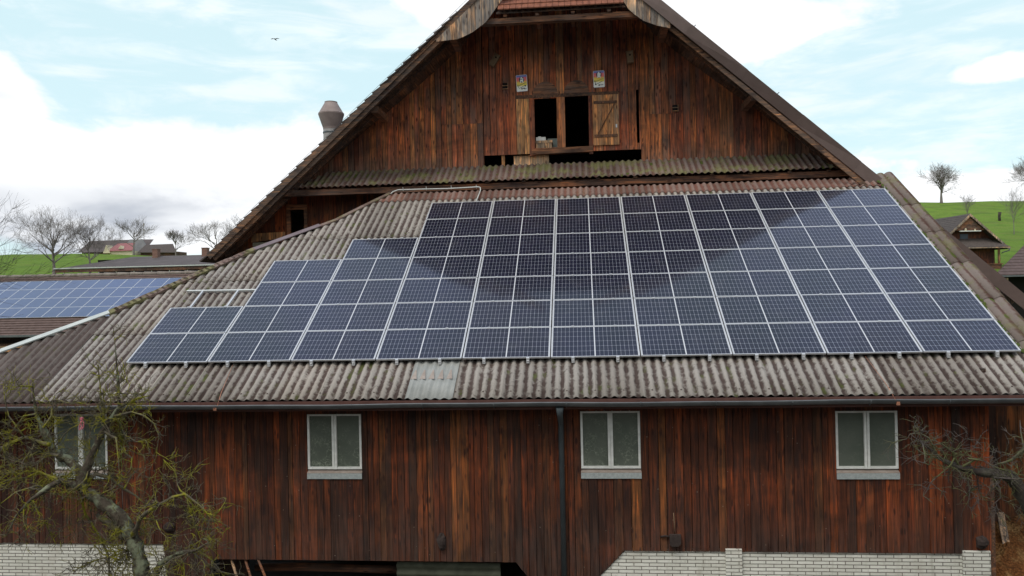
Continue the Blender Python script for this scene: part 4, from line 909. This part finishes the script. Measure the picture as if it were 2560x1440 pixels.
# ------------------------------------------------------------------ chimney pipe on the far slope
r_ = part(MB(), 'chimney', ZINC) if False else None
cx, cy = 1.25, 10.0; FR = GABLE_CAM_SCALE
mb = MB(); mb.lathe([(.275, -2.3), (.275, .95)], (cx, cy, 6.0), 28); ch = part(mb, 'chimney', ZINC, 'round sheet-metal chimney with a double cone head')
mb = MB(); mb.lathe([(.45, -.45), (.40, -.1), (.275, .30), (.28, .33)], (cx, cy, 6.0), 28); mb.build('chimney_flare', RUST, ch)
mb = MB(); mb.lathe([(.28, .9), (.285, .96), (.41, 1.34), (.43, 1.40), (.43, 1.44), (.40, 1.47), (.21, 1.80), (.215, 1.83), (.19, 1.835)], (cx, cy, 6.0), 28); mb.build('chimney_head', RUST, ch)
mb = MB(); mb.lathe([(.285, .76), (.292, .78), (.292, .80), (.285, .82)], (cx, cy, 6.0), 28); mb.build('chimney_band', GUTTER, ch)

FR = None
# ------------------------------------------------------------------ bird
mb = MB()
mb.tube([(0, -.28, .0), (0, -.18, .01), (0, 0, 0), (0, .2, 0), (0, .42, -.01)], [.02, .06, .1, .07, .03], 8)
for s_ in (-1, 1):
    a = mb.vs([(0, -.1, .03), (s_*.32, -.15, .10), (s_*.62, -.08, .04), (s_*.60, .05, .03), (s_*.3, .10, .08), (0, .14, .02), (0, 0, .075), (s_*.3, 0, .13)])
    mb.face([a, a+1, a+7, a+6]); mb.face([a+1, a+2, a+3, a+7]); mb.face([a+7, a+3, a+4]); mb.face([a+6, a+7, a+4, a+5]); mb.face([a+5, a+4, a+3, a+2, a+1, a])
a = mb.vs([(-.03, .3, 0), (.03, .3, 0), (.12, .55, 0), (-.12, .55, 0), (0, .42, .02)]); mb.face([a, a+1, a+2, a+3]); mb.face([a+1, a, a+4]); mb.face([a+2, a+1, a+4]); mb.face([a+3, a+2, a+4]); mb.face([a, a+3, a+4])
bd = mb.build('bird', plain('dark_plumage', (.03, .03, .035), (.05, .05, .055), 5, .9), None, 'dark bird gliding with wings spread, left of the gable top', 'bird')
bd.location = (-32.76, 90, 37.67); bd.scale = (1, 1, 1)

# ------------------------------------------------------------------ bare trees
def twig(mb, rr, p, d, L, r, depth, spread=.55, droop=0.0, nsub=3, wig=.25, minr=.004, upb=0.0):
    pts = [p]; rad = [r]; n = 4; q = Vector(p); dd = Vector(d).normalized()
    for i in range(n):
        dd = (dd + Vector((rr.gauss(0, wig), rr.gauss(0, wig), rr.gauss(0, wig)+upb-droop)) * .5).normalized()
        q = q + dd*(L/n); pts.append(q.copy()); rad.append(max(minr*.6, r*(1-.62*(i+1)/n)))
    mb.tube(pts, rad, 5 if r > .03 else 3, None, False)
    if depth <= 0: return
    for i in range(nsub):
        j = rr.randint(1, n) if i else n; a = Vector((rr.gauss(0, 1), rr.gauss(0, 1), rr.gauss(0, 1))); a = (a - dd*a.dot(dd)).normalized()
        nd = (dd*(1-spread*.35) + a*spread*rr.uniform(.5, 1.1)).normalized()
        twig(mb, rr, pts[j], nd, L*rr.uniform(.6, .85), max(minr, rad[j]*.7), depth-1, spread, droop, nsub, wig, minr, upb)
def bare_tree(name, base, h, seed, label, group=None, cat='tree', m=None, trunkh=.28, limbs=6, depth=4, spread=.6, r0=None, minr=.02, upb=.6, lean=(0, 0), nsub=4, wide=1.0):
    rr = random.Random(seed); root = empty(name, base, label, cat, group); m = m or BARK_F; r0 = r0 or h*.03
    mb = MB(); th = h*trunkh; top = Vector((lean[0]*th, lean[1]*th, th))
    mb.tube([(0, 0, -.5), (0, 0, th*.3), tuple(top*.7), tuple(top), tuple(top+Vector((rr.gauss(0, .02)*h, 0, h*.25))), tuple(top+Vector((rr.gauss(0, .03)*h, 0, h*.5)))], [r0*1.3, r0, r0*.85, r0*.7, r0*.4, r0*.12], 8); mb.build('trunk', m, root)
    mb = MB()
    for i in range(limbs):
        a = 2*math.pi*i/limbs*1.618*2+rr.uniform(-.4, .4); zz = rr.uniform(0, 1); q = top + Vector((0, 0, zz*h*.3))
        d = Vector((math.cos(a)*wide, math.sin(a)*wide, upb*rr.uniform(.5, 1.1)+zz*.6))
        twig(mb, rr, q, d, h*rr.uniform(.24, .34)*(1.1-.3*zz), r0*.45, depth, spread, 0, nsub, .16, minr, .10)
    for i in range(3): twig(mb, rr, top+Vector((0, 0, h*.3)), (rr.gauss(0, .3), rr.gauss(0, .3), 1), h*.22, r0*.3, depth-1, spread, 0, nsub, .12, minr, .05)
    mb.build('crown', m, root)
    return root
G = 'bare trees on the horizon'
bare_tree('bare_tree', (-46.3, 62, 4.0), 7.6, 11, 'broad bare tree standing behind the neighbouring solar roof', G, trunkh=.14, limbs=9, depth=4, spread=.65, minr=.008, upb=.9, wide=1.15, r0=.19)
bare_tree('bare_tree', (-43.6, 64, 4.2), 5.6, 12, 'slimmer bare tree just right of the broad one', G, trunkh=.22, limbs=6, depth=4, spread=.55, minr=.008, upb=1.1, r0=.13)
bare_tree('bare_tree', (-90.7, 150, ground_z(-90.7, 150)-.2), 7.7, 21, 'rounded bare tree on the horizon beside the low farm roof, larger of the pair', G, depth=4, minr=.014, r0=.22, wide=.9)
bare_tree('bare_tree', (-86.3, 160, ground_z(-86, 160)-.2), 6.4, 22, 'smaller bare tree of the pair on the horizon', G, depth=4, minr=.014, r0=.18, wide=.7)
bare_tree('bare_tree', (-70.6, 148, ground_z(-70, 148)-.3), 8.4, 23, 'wide bare tree on the horizon left of the barn roof', G, depth=4, minr=.014, r0=.24, trunkh=.2, wide=1.1)
bare_tree('bare_tree', (-66.0, 152, ground_z(-66, 152)-.3), 8.0, 24, 'bare tree half hidden by the left roof edge of the barn', G, depth=4, minr=.014, r0=.2, wide=.9)
bare_tree('bare_tree', (78.6, 139, ground_z(78.6, 139)-.2), 6.9, 31, 'upright fruit tree standing alone on the right hill crest', 'trees on the right hill', depth=4, minr=.013, r0=.27, trunkh=.25, upb=.8, spread=.7, limbs=9, wide=.8)
bare_tree('bare_tree', (95.2, 139, ground_z(95, 139)-.2), 7.6, 32, 'fruit tree on the hill cut by the right edge of the photo', 'trees on the right hill', depth=4, minr=.013, r0=.25, upb=.7, spread=.65, limbs=8)
bare_tree('sapling', (70.9, 100, ground_z(70.9, 100)-.2), 5.6, 33, 'slender bare sapling in front of the hill, right of the chalet', 'saplings on the slope', depth=3, minr=.008, r0=.06, trunkh=.3, limbs=7, wide=.45, upb=1.5)
bare_tree('sapling', (70.4, 112, ground_z(70.4, 112)-.2), 4.2, 34, 'faint thin sapling behind the chalet ridge', 'saplings on the slope', depth=3, minr=.010, r0=.05, limbs=5, wide=.4, upb=1.5)
bare_tree('bare_tree', (-25.6, 20, -5), 11.0, 41, 'bare tree at the left edge whose twigs cross the neighbouring solar roof', 'bare trees on the horizon', depth=4, minr=.007, r0=.2, trunkh=.30, limbs=11, spread=.6, upb=.1, wide=1.25, m=BARK_D)
for i in range(7):
    x = -63+i*-1.2; y = 128+i*2
rr = random.Random(77)
mb = MB()
for i in range(26):
    x = rr.uniform(-62, -45); y = rr.uniform(52, 60); z = ground_z(x, y)
    twig(mb, rr, (x, y, z), (rr.gauss(0, .4), 0, 1), rr.uniform(.6, 1.5), .03, 3, .8, 0, 3, .3, .014)
mb.build('bare_bushes', BARK_D, None, 'low tangle of bare bushes below the meadow at the left', 'bushes', None, 'stuff')

# foreground trees, limb by limb
def big_tree(name, data, label, mats, seeds, dens=(.3, .6), rs=1.0):
    root = empty(name, tuple(data[list(data)[0]][0][:3]), label, 'tree'); O = Vector(root.location)
    rr = random.Random(seeds); mt, ml = mats; tr = MB(); br = MB(); tws = MB()
    for key, pts in data.items():
        P = [Vector(p[:3])-O for p in pts]; Rr = [p[3]*rs for p in pts]
        # subdivide and roughen
        Q = []; RR = []
        for a, b, ra, rb in zip(P, P[1:], Rr, Rr[1:]):
            n = max(2, int((b-a).length/.09))
            for j in range(n):
                t = j/n; Q.append(a.lerp(b, t)+Vector((rr.gauss(0, .10), rr.gauss(0, .10), rr.gauss(0, .10)))*(ra*.8 if j else 0)); RR.append((ra+(rb-ra)*t)*rr.uniform(.84, 1.18))
        Q.append(P[-1]); RR.append(Rr[-1]*.6)
        (tr if Rr[0] > .06 else br).tube(Q, RR, 12 if Rr[0] > .06 else 6, rough=.13)
        for q, rad in zip(Q, RR):
            if rad > .14: continue
            if rr.random() < dens[0]:
                d = Vector((rr.gauss(0, 1), rr.gauss(0, .7), rr.gauss(.05, .9))).normalized()
                L = rr.uniform(.35, .85); n = 6; pp = [q]; dd = d; rd = [.013]
                for i in range(n):
                    dd = (dd+Vector((rr.gauss(0, .28), rr.gauss(0, .28), rr.gauss(-.06, .28)))).normalized(); pp.append(pp[-1]+dd*L/n); rd.append(.013*(1-.1*(i+1)))
                br.tube(pp, rd, 5)
                for p_ in pp[1:]:
                    for _ in range(2): twig(tws, rr, p_, Vector((rr.gauss(0, 1), rr.gauss(0, .7), rr.gauss(.1, 1))), rr.uniform(.10, .26), .0075, 1, .8, .05, 3, .38, .0052)
            for _ in range(1 if rr.random() < dens[1] else 0):
                d = Vector((rr.gauss(0, 1), rr.gauss(0, .7), rr.gauss(.15, 1))).normalized()
                twig(tws, rr, q, d, rr.uniform(.12, .34), .0075, 2, .8, .08, 3, .38, .0052)
    tr.build('trunk', mt, root); br.build('branches', ml, root); tws.build('twigs', ml, root)
    return root
big_tree('apple_tree', LEFT_TREE, 'gnarled lichen-covered apple tree in front of the leftmost window', (BARK_T, BARK_L), 5, (.23, .7), .74)
RIGHT_TREE['stem'] = [[16.98, -2.55, -5.2, .62], [16.95, -2.55, -4.2, .56], [16.98, -2.55, -3.4, .5], [17.0, -2.5, -2.6, .40], [16.85, -2.55, -2.1, .24], [17.1, -2.5, -1.2, .12], [17.3, -2.5, -.4, .05]]
big_tree('old_tree', RIGHT_TREE, 'old grey fruit tree reaching in from the right edge with mossy branch tips', (BARK_D, BARK_G), 8, (.07, .55), .85)
r_ = empty('plastic_ribbon', (1.31, -3.35, -.72), 'pink plastic ribbon tied to a branch before the leftmost window', 'ribbon')
PINK = plain('pink_plastic', (.50, .12, .16), (.66, .22, .26), 12, .45)
mb = MB(); mb.tube([(0, 0, .08), (.035, 0, .04), (.03, 0, -.04), (.01, 0, -.08), (-.01, 0, .0), (0, 0, .08)], .009, 5); mb.tube([(0, 0, .08), (-.03, -.01, .0), (-.05, 0, -.08), (-.03, 0, -.09), (.0, 0, -.03)], .009, 5); mb.build('ribbon_loop', PINK, r_)
mb = MB(); mb.box(-.02, .02, -.02, .02, .08, .12); mb.build('ribbon_knot', PINK, r_)

# ------------------------------------------------------------------ neighbouring building with its solar roof
nb = empty('neighbour_shed', (-30, 44, -5), 'low farm building with blue solar panels on its tiled roof, left of the barn', 'building')
a28 = R_(28); c28, s28 = math.cos(a28), math.sin(a28)
def NF(u, v, h): return (u, 37.05+v*c28-h*s28, .17+v*s28+h*c28)
def npart(mb, name, m, label=None, parent=None):
    if parent is None: local(mb, (-30, 44, -5)); return mb.build(name, m, nb, label)
    local(mb, (-30, 44, -5)); return mb.build(name, m, parent, label)
mb = MB(); i = 0; v = -2.35
while v < 6.9:
    r = .5; mb.hexa([NF(-52, v, -.16), NF(-15, v, -.16), NF(-15, v+.36, -.16), NF(-52, v+.36, -.16), NF(-52, v, -.07), NF(-15, v, -.07), NF(-15, v+.36, -.12), NF(-52, v+.36, -.12)], r); v += .34
BTILE = plain('brown_ribbed_tile', (.085, .055, .045), (.14, .095, .08), 3, .85)
npart(mb, 'front_slope', BTILE)
mb = MB(); mb.hexa([NF(-52, 6.9, -.2), NF(-15, 6.9, -.2), (-15, 49, .5), (-52, 49, .5), NF(-52, 6.95, -.1), NF(-15, 6.95, -.1), (-15, 49, .6), (-52, 49, .6)]); npart(mb, 'back_slope', BTILE)
mb = MB(); u = -52
while u < -15: mb.tube([NF(u, 6.95, -.08), NF(u+1.14, 6.95, -.1)], [.17, .145], 10); u += 1.12
npart(mb, 'ridge_tiles', plain('pale_ridge_tile', (.16, .13, .11), (.26, .23, .20), 3, .85))
mb = MB(); mb.box(-51.5, -15.5, 35.6, 35.7, -5, -1.6); mb.box(-51.5, -15.5, 48, 48.1, -5, 0); npart(mb, 'shed_wall', W_DARK)
mb = MB(); mb.box(-52, -15, 34.9, 35.0, -1.12, -.98); npart(mb, 'shed_gutter', GUTTER)
mb = MB(); mb.box(-51.5, -15.5, 35.45, 35.55, -2.2, -1.75); npart(mb, 'shed_beam', W_SHUT)
pr = empty('blue_solar_panel', (0, 0, 0)); pw, ph = 1.155, 1.475
mb = MB(); a, b, f = pw/2-.006, ph/2-.006, .022
mb.box(-a, a, -b, -b+f, -.03, 0); mb.box(-a, a, b-f, b, -.03, 0); mb.box(-a, -a+f, -b+f, b-f, -.03, 0); mb.box(a-f, a, -b+f, b-f, -.03, 0); mb.build('panel_frame', plain('pale_frame', (.45, .47, .5), (.55, .57, .6), 3, .4, .1), pr)
mb = MB(); mb.box(-a+f, a-f, -b+f, b-f, -.012, -.004); mb.build('cell_sheet', CELLS2, pr)
kids = list(pr.children); used = False
bigo = ['first', 'second', 'third', 'fourth', 'fifth', 'sixth', 'seventh', 'eighth', 'ninth', 'tenth', 'eleventh', 'twelfth', 'thirteenth', 'fourteenth', 'fifteenth', 'sixteenth', 'seventeenth']
for row in range(4):
    # what the picture shows of this row: from the left edge of the photo to the barn's roof
    xl = (-35.2, -36.2, -37.2, -38.2)[row]; xr = (-21.2, -20.6, -20.3, -20.0)[row]
    n = 0; x = xr-pw/2
    while x > xl:
        if not used: o = pr; used = True
        else:
            o = pr.copy(); COL.objects.link(o)
            for ch_ in kids: q = ch_.copy(); COL.objects.link(q); q.parent = o
        x_ = round((x+60)/pw)*pw-60; o.location = NF(x_, .02+(row+.5)*ph, 0); o.rotation_euler = (a28, 0, 0)
        tag(o, 'blue solar panel on the left neighbour roof, %s, %s from its right end' % (('bottom row', 'second row up', 'third row up', 'top row')[row], bigo[n]), 'solar panel', 'blue solar panels on the neighbouring roof')
        x -= pw; n += 1
# long open shed behind it
sh2 = empty('open_shed', (-36, 64, -3), 'long low open shed with a dark roof and thin white posts behind the solar roof', 'shed')
def sp(mb, name, m): local(mb, (-36, 64, -3)); return mb.build(name, m, sh2)
DROOF = plain('dark_grey_roof', (.07, .058, .056), (.11, .092, .09), .6, .85)
mb = MB(); mb.hexa([(-44.5, 59.5, 4.55), (-22, 59.5, 4.55), (-22, 66.5, 6.0), (-40.2, 66.5, 6.0), (-44.5, 59.5, 4.63), (-22, 59.5, 4.63), (-22, 66.5, 6.1), (-40.2, 66.5, 6.1)]); mb.hexa([(-44.5, 73, 4.55), (-22, 73, 4.55), (-22, 66.52, 6.0), (-40.2, 66.52, 6.0), (-44.5, 73, 4.63), (-22, 73, 4.63), (-22, 66.52, 6.1), (-40.2, 66.52, 6.1)]); sp(mb, 'shed_roof', DROOF)
mb = MB(); mb.box(-44.5, -22, 59.42, 59.49, 4.62, 4.72); sp(mb, 'fascia_strip', WHITE_SHEET)
mb = MB(); mb.box(-44.4, -22, 59.52, 59.6, 4.25, 4.54); sp(mb, 'eaves_beam', W_DARK)
mb = MB(); mb.box(-44, -22, 66, 66.1, 0, 5.8); sp(mb, 'back_wall', BLACKV)
for i in range(12): mb = MB(); x = -43.6+i*1.9; mb.box(x-.04, x+.04, 59.7, 59.78, 1.0, 4.5); sp(mb, 'shed_post', PAINT)
for x in (-37.0, -31.35): mb = MB(); mb.box(x-.3, x+.3, 65.4, 66.0, 5.4, 6.75); mb.box(x-.34, x+.34, 65.36, 66.04, 6.75, 6.83); sp(mb, 'brick_chimney', plain('chimney_brick', (.14, .08, .06), (.22, .13, .10), 6, .9))

# ------------------------------------------------------------------ farm on the left horizon
FZ = 17.8
f1 = empty('farmhouse', (-163, 262, FZ), 'long dark-roofed farmhouse with a lighter slope on the left horizon', 'house')
def fp(o, mb, name, m): local(mb, tuple(o.location)); return mb.build(name, m, o)
mb = MB(); mb.hexa([(-177, 256, 19.2), (-150.6, 256, 19.2), (-150.6, 256+6, 23.9), (-176, 262, 23.9), (-177, 256, 19.3), (-150.6, 256, 19.3), (-154, 262, 24.0), (-176, 262, 24.0)]); fp(f1, mb, 'roof', DROOF)
mb = MB(); mb.hexa([(-159.5, 255.3, 19.0), (-148.5, 255.3, 19.0), (-151.5, 255.9, 23.6), (-156.5, 255.9, 23.6), (-159.5, 255.6, 19.0), (-148.5, 255.6, 19.0), (-151.5, 256.2, 23.6), (-156.5, 256.2, 23.6)]); fp(f1, mb, 'hipped_end', plain('light_grey_roof', (.16, .16, .17), (.22, .22, .23), .5, .8))
mb = MB(); mb.box(-176, -150, 257, 267, 10, 19.6); fp(f1, mb, 'walls', W_DARK)
f2 = empty('red_roofed_house', (-154, 248, FZ), 'small cream house with a pinkish red roof in front of the farmhouse', 'house')
mb = MB(); mb.hexa([(-157.5, 244, 18.6), (-148.2, 244, 18.6), (-149.6, 248, 21.5), (-156, 248, 21.5), (-157.5, 244, 18.8), (-148.2, 244, 18.8), (-149.6, 248, 21.7), (-156, 248, 21.7)]); fp(f2, mb, 'roof', plain('pink_red_roof', (.22, .085, .09), (.28, .12, .12), .6, .8))
CW = plain('cream_wall', (.50, .44, .30), (.58, .52, .38), .5, .8)
mb = MB(); mb.box(-157, -148.6, 244.5, 251, 10, 18.7); mb.prism([(-158.9, 18.0), (-156.4, 18.0), (-157.6, 20.9)], 'y', 243.5, 247); fp(f2, mb, 'walls', CW)
mb = MB(); mb.prism([(-153.6, 19.4), (-151.9, 19.4), (-152.75, 20.6)], 'y', 244.2, 246.5); fp(f2, mb, 'dormer', CW)
f3 = empty('barn_roof', (-140, 250, FZ), 'low brown farm roof right of the red roof on the left horizon', 'barn')
mb = MB(); mb.hexa([(-147.5, 246, 18.0), (-133, 246, 17.6), (-137, 251, 21.0), (-147.5, 251, 20.9), (-147.5, 246, 18.2), (-133, 246, 17.8), (-137, 251, 21.2), (-147.5, 251, 21.1)]); fp(f3, mb, 'roof', TILE)
mb = MB(); mb.box(-147, -134, 247, 255, 10, 18.2); fp(f3, mb, 'walls', W_DARK)
r_ = empty('radio_mast', (-159.2, 270, FZ), 'thin radio mast rising behind the farmhouse', 'mast')
mb = MB(); mb.tube([(0, 0, 0), (0, 0, 13.3)], [.16, .10], 5); mb.build('mast_pole', ZINC, r_)
for q in ((-.3, .3, -.1, .1, 12.3, 13.0), (-.25, .25, -.1, .1, 10.2, 10.8)): mb = MB(); mb.box(*q); mb.build('antenna', ZINC, r_)

# ------------------------------------------------------------------ chalet on the right slope
ch2 = empty('chalet', (52.7, 75, 1.5), 'dark timber chalet with a steep gable roof and scalloped verge on the green slope', 'house'); ch2.rotation_euler = (0, 0, R_(7))
def cp(mb, name, m, par=None): return mb.build(name, m, par or ch2)
CHW = wood('chalet_wood', [(0, (.05, .022, .016)), (.5, (.075, .03, .02)), (1, (.04, .02, .015))], gamt=.2)
mb = MB(); mb.box(-3.4, 3.4, .6, 7.4, -1.5, 4.6); mb.prism([(-3.4, 4.6), (3.4, 4.6), (0, 7.0)], 'y', .6, 7.4); cp(mb, 'walls', CHW)
mb = MB(); ax_, az_ = 0, 7.4; s_ = .885
for q in (-1, 1):
    n = 16
    for i in range(n):
        x0 = 4.4*i/n; x1 = 4.4*(i+1)/n+.03
        mb.prism([(q*x0, az_-s_*x0), (q*x1, az_-s_*x1+.03), (q*x1, az_-s_*x1-.08), (q*x0, az_-s_*x0-.08)], 'y', -.5, 8.0)
cp(mb, 'roof', TILE)
mb = MB()
for q in (-1, 1):
    for i in range(22):
        x0 = 4.4*i/22; x1 = 4.4*(i+.85)/22; mb.prism([(q*x0, az_-s_*x0-.02), (q*x1, az_-s_*x1-.02), (q*x1, az_-s_*x1-.26), (q*(x0+x1)/2, az_-s_*(x0+x1)/2-.34), (q*x0, az_-s_*x0-.26)], 'y', -.56, -.51)
cp(mb, 'scalloped_verge', W_GREY)
mb = MB(); mb.prism([(-1.7, 5.55), (1.7, 5.55), (0, 7.1)], 'y', -.3, -.2); cp(mb, 'gable_boards', W_BEAMX)
mb = MB(); mb.box(-1.2, 1.2, -.5, -.31, 5.42, 5.5); cp(mb, 'gable_shelf', PAINT)
mb = MB(); mb.lathe([(.10, 0), (.11, .15), (.05, .28)], (-.5, -.4, 5.5), 8); mb.lathe([(.1, 0), (.08, .12), (.04, .2)], (.55, -.4, 5.5), 8); cp(mb, 'jug', CW)
mb = MB(); mb.box(-.55, .35, .55, .59, 4.4, 5.2); w1 = cp(mb, 'window', plain('window_blue', (.03, .04, .06), (.05, .07, .10), 2, .3))
mb = MB(); mb.hexa([(-4.1, -1.0, 3.55), (4.1, -1.0, 3.55), (2.6, .62, 4.6), (-2.6, .62, 4.6), (-4.1, -1.0, 3.65), (4.1, -1.0, 3.65), (2.6, .62, 4.7), (-2.6, .62, 4.7)]); cp(mb, 'front_pent_roof', TILE)
mb = MB(); mb.box(-4.1, 4.1, -1.06, -1.01, 3.5, 3.6); cp(mb, 'eave_trim', W_GREY)
mb = MB(); mb.box(-3.4, 3.5, -.4, -.3, 1.0, 1.7); mb.box(-3.4, 3.6, -.5, -.2, 1.7, 1.8); cp(mb, 'balcony', W_BEAMX)
mb = MB(); mb.box(3.2, 3.4, -.35, -.2, 1.8, 3.5); cp(mb, 'balcony_post', W_SHUT); mb = MB(); mb.box(-3.4, -3.2, -.35, -.2, 1.8, 3.5); cp(mb, 'balcony_post', W_SHUT)
mb = MB(); mb.tube([(4.2, -.8, 3.5), (4.1, -.8, 3.2), (3.5, -.6, 3.0), (3.4, -.6, 2.9)], .06, 6); cp(mb, 'drainpipe', GUTTER)
# tiled building at the right edge
tb = empty('tiled_shed', (48, 52, -2), 'dark shed with a hipped brown tile roof at the right edge', 'shed')
def tp(mb, name, m): local(mb, (48, 52, -2)); return mb.build(name, m, tb)
mb = MB()
for i in range(20):
    q0 = i/20; q1 = (i+1)/20+.006
    def L_(q, e): return [(40.2+7.5*q, 45+6*q, 1.75+4.6*q+e), (60-7.5*q, 45+6*q, 1.75+4.6*q+e)]
    a = L_(q0, .0); b = L_(q1, -.02); mb.hexa([a[0], a[1], b[1], b[0], *[(p[0], p[1], p[2]+.06) for p in (a[0], a[1])], *[(p[0], p[1], p[2]+.03) for p in (b[1], b[0])]])
i0 = mb.vs([(40.2, 45, 1.8), (47.7, 51, 6.4), (47.9, 51.5, 6.4), (47.6, 58, 1.8)]); mb.face([i0+3, i0+2, i0+1, i0])
i0 = mb.vs([(47.6, 58, 1.8), (47.7, 51.2, 6.4), (52.5, 51.2, 6.4), (60, 58, 1.8)]); mb.face([i0, i0+3, i0+2, i0+1])
tp(mb, 'roof', plain('purple_brown_tile', (.075, .052, .048), (.12, .085, .08), 2.5, .85))
mb = MB(); mb.box(40.1, 60.1, 44.85, 44.95, 1.62, 1.74); tp(mb, 'gutter', GUTTER)
mb = MB(); mb.prism([(41.3, 46.2), (59, 46.2), (59, 56), (48, 56)], 'z', -5, 1.7); tp(mb, 'walls', BLACKV)
mb = MB(); mb.box(40.9, 41.3, 45.3, 45.6, .9, 1.55); tp(mb, 'bracket', W_GREY)
# stump and fence posts on the meadow
z0 = ground_z(76.75, 115); mb = MB(); mb.tube([(76.75, 115, z0-.2), (76.7, 115, z0+.7), (76.8, 115, z0+1.35)], [.22, .2, .26], 8); thing(mb, 'tree_stump', BARK_D, 'short dark stump on the meadow above the fence', 'stump')
for i, (x, y, lb) in enumerate(((58.5, 80, 'fence post nearest the chalet on the slope'), (64.2, 84, 'fence post between the chalet and the sapling'), (68.5, 86, 'fence post right of the chalet nearest the photo edge'))):
    z0 = ground_z(x, y); mb = MB(); mb.tube([(x, y, z0-.2), (x, y, z0+2.2)], .05, 6); thing(mb, 'fence_post', W_SHUT, lb, 'post', 'fence posts below the meadow')
# end of a purlin under the right verge of the barn
FR = GABLE_CAM_SCALE
mb = MB(); mb.prism([(20.78, .80), (20.91, .67), (21.05, .80), (21.05, .96), (20.78, 1.08)], 'y', 6.32, 7.7); part(mb, 'beam_end', W_GREY, 'pointed pale beam end under the right verge')
mb = MB(); mb.beam((18.0, 7.1, .86), (20.75, 7.1, .88), .14, .13); part(mb, 'tie_beam', W_DARK)
FR = None
# wood chips heaped by the right corner
CH = mat('wood_chips', lambda k, bs: (k.put(bs.inputs['Normal'], k.bump(k.vor(k.pos(), 22.).outputs['Distance'], 1.0, .04)), k.mix(k.step(k.noise(k.pos(), 2.0, 3, .6), .42, .58), k.mix(k.vor(k.pos(), 24.).outputs['Distance'], (.34, .20, .085), (.12, .06, .02)), k.mix(k.vor(k.pos(), 24.).outputs['Distance'], (.22, .09, .03), (.06, .025, .01))))[1], .95, 0, .1)
mb = MB(); n = 30; rr = random.Random(9)
for j in range(n+1):
    for i in range(n+1):
        x = 17.02+5*i/n; y = -.6+7*j/n; f_ = (1-((x-18.6)/3.4)**2)*(1-((y-3.2)/3.9)**2)
        mb.vs([(x, y, -5.05+2.0*max(0, f_)**.8+(rr.uniform(-.05, .05) if f_ > 0 else 0))])
for j in range(n):
    for i in range(n): mb.face([j*(n+1)+i, j*(n+1)+i+1, (j+1)*(n+1)+i+1, (j+1)*(n+1)+i], False)
mb.build('wood_chips', CH, None, 'heap of orange-brown wood chips beyond the right corner of the barn', 'wood chips', None, 'stuff')
mb = MB(); mb.beam((17.75, .9, -3.3), (17.72, .6, -4.0), .13, .03); thing(mb, 'short_board', W_GREY, 'short grey-green board hanging before the wood chips', 'board')
mb = MB(); mb.beam((18.2, .4, -3.55), (19.0, .3, -4.1), .04, .1); thing(mb, 'slanting_board', W_GREY, 'pale slanting board in front of the wood chips by the tree trunk', 'board')
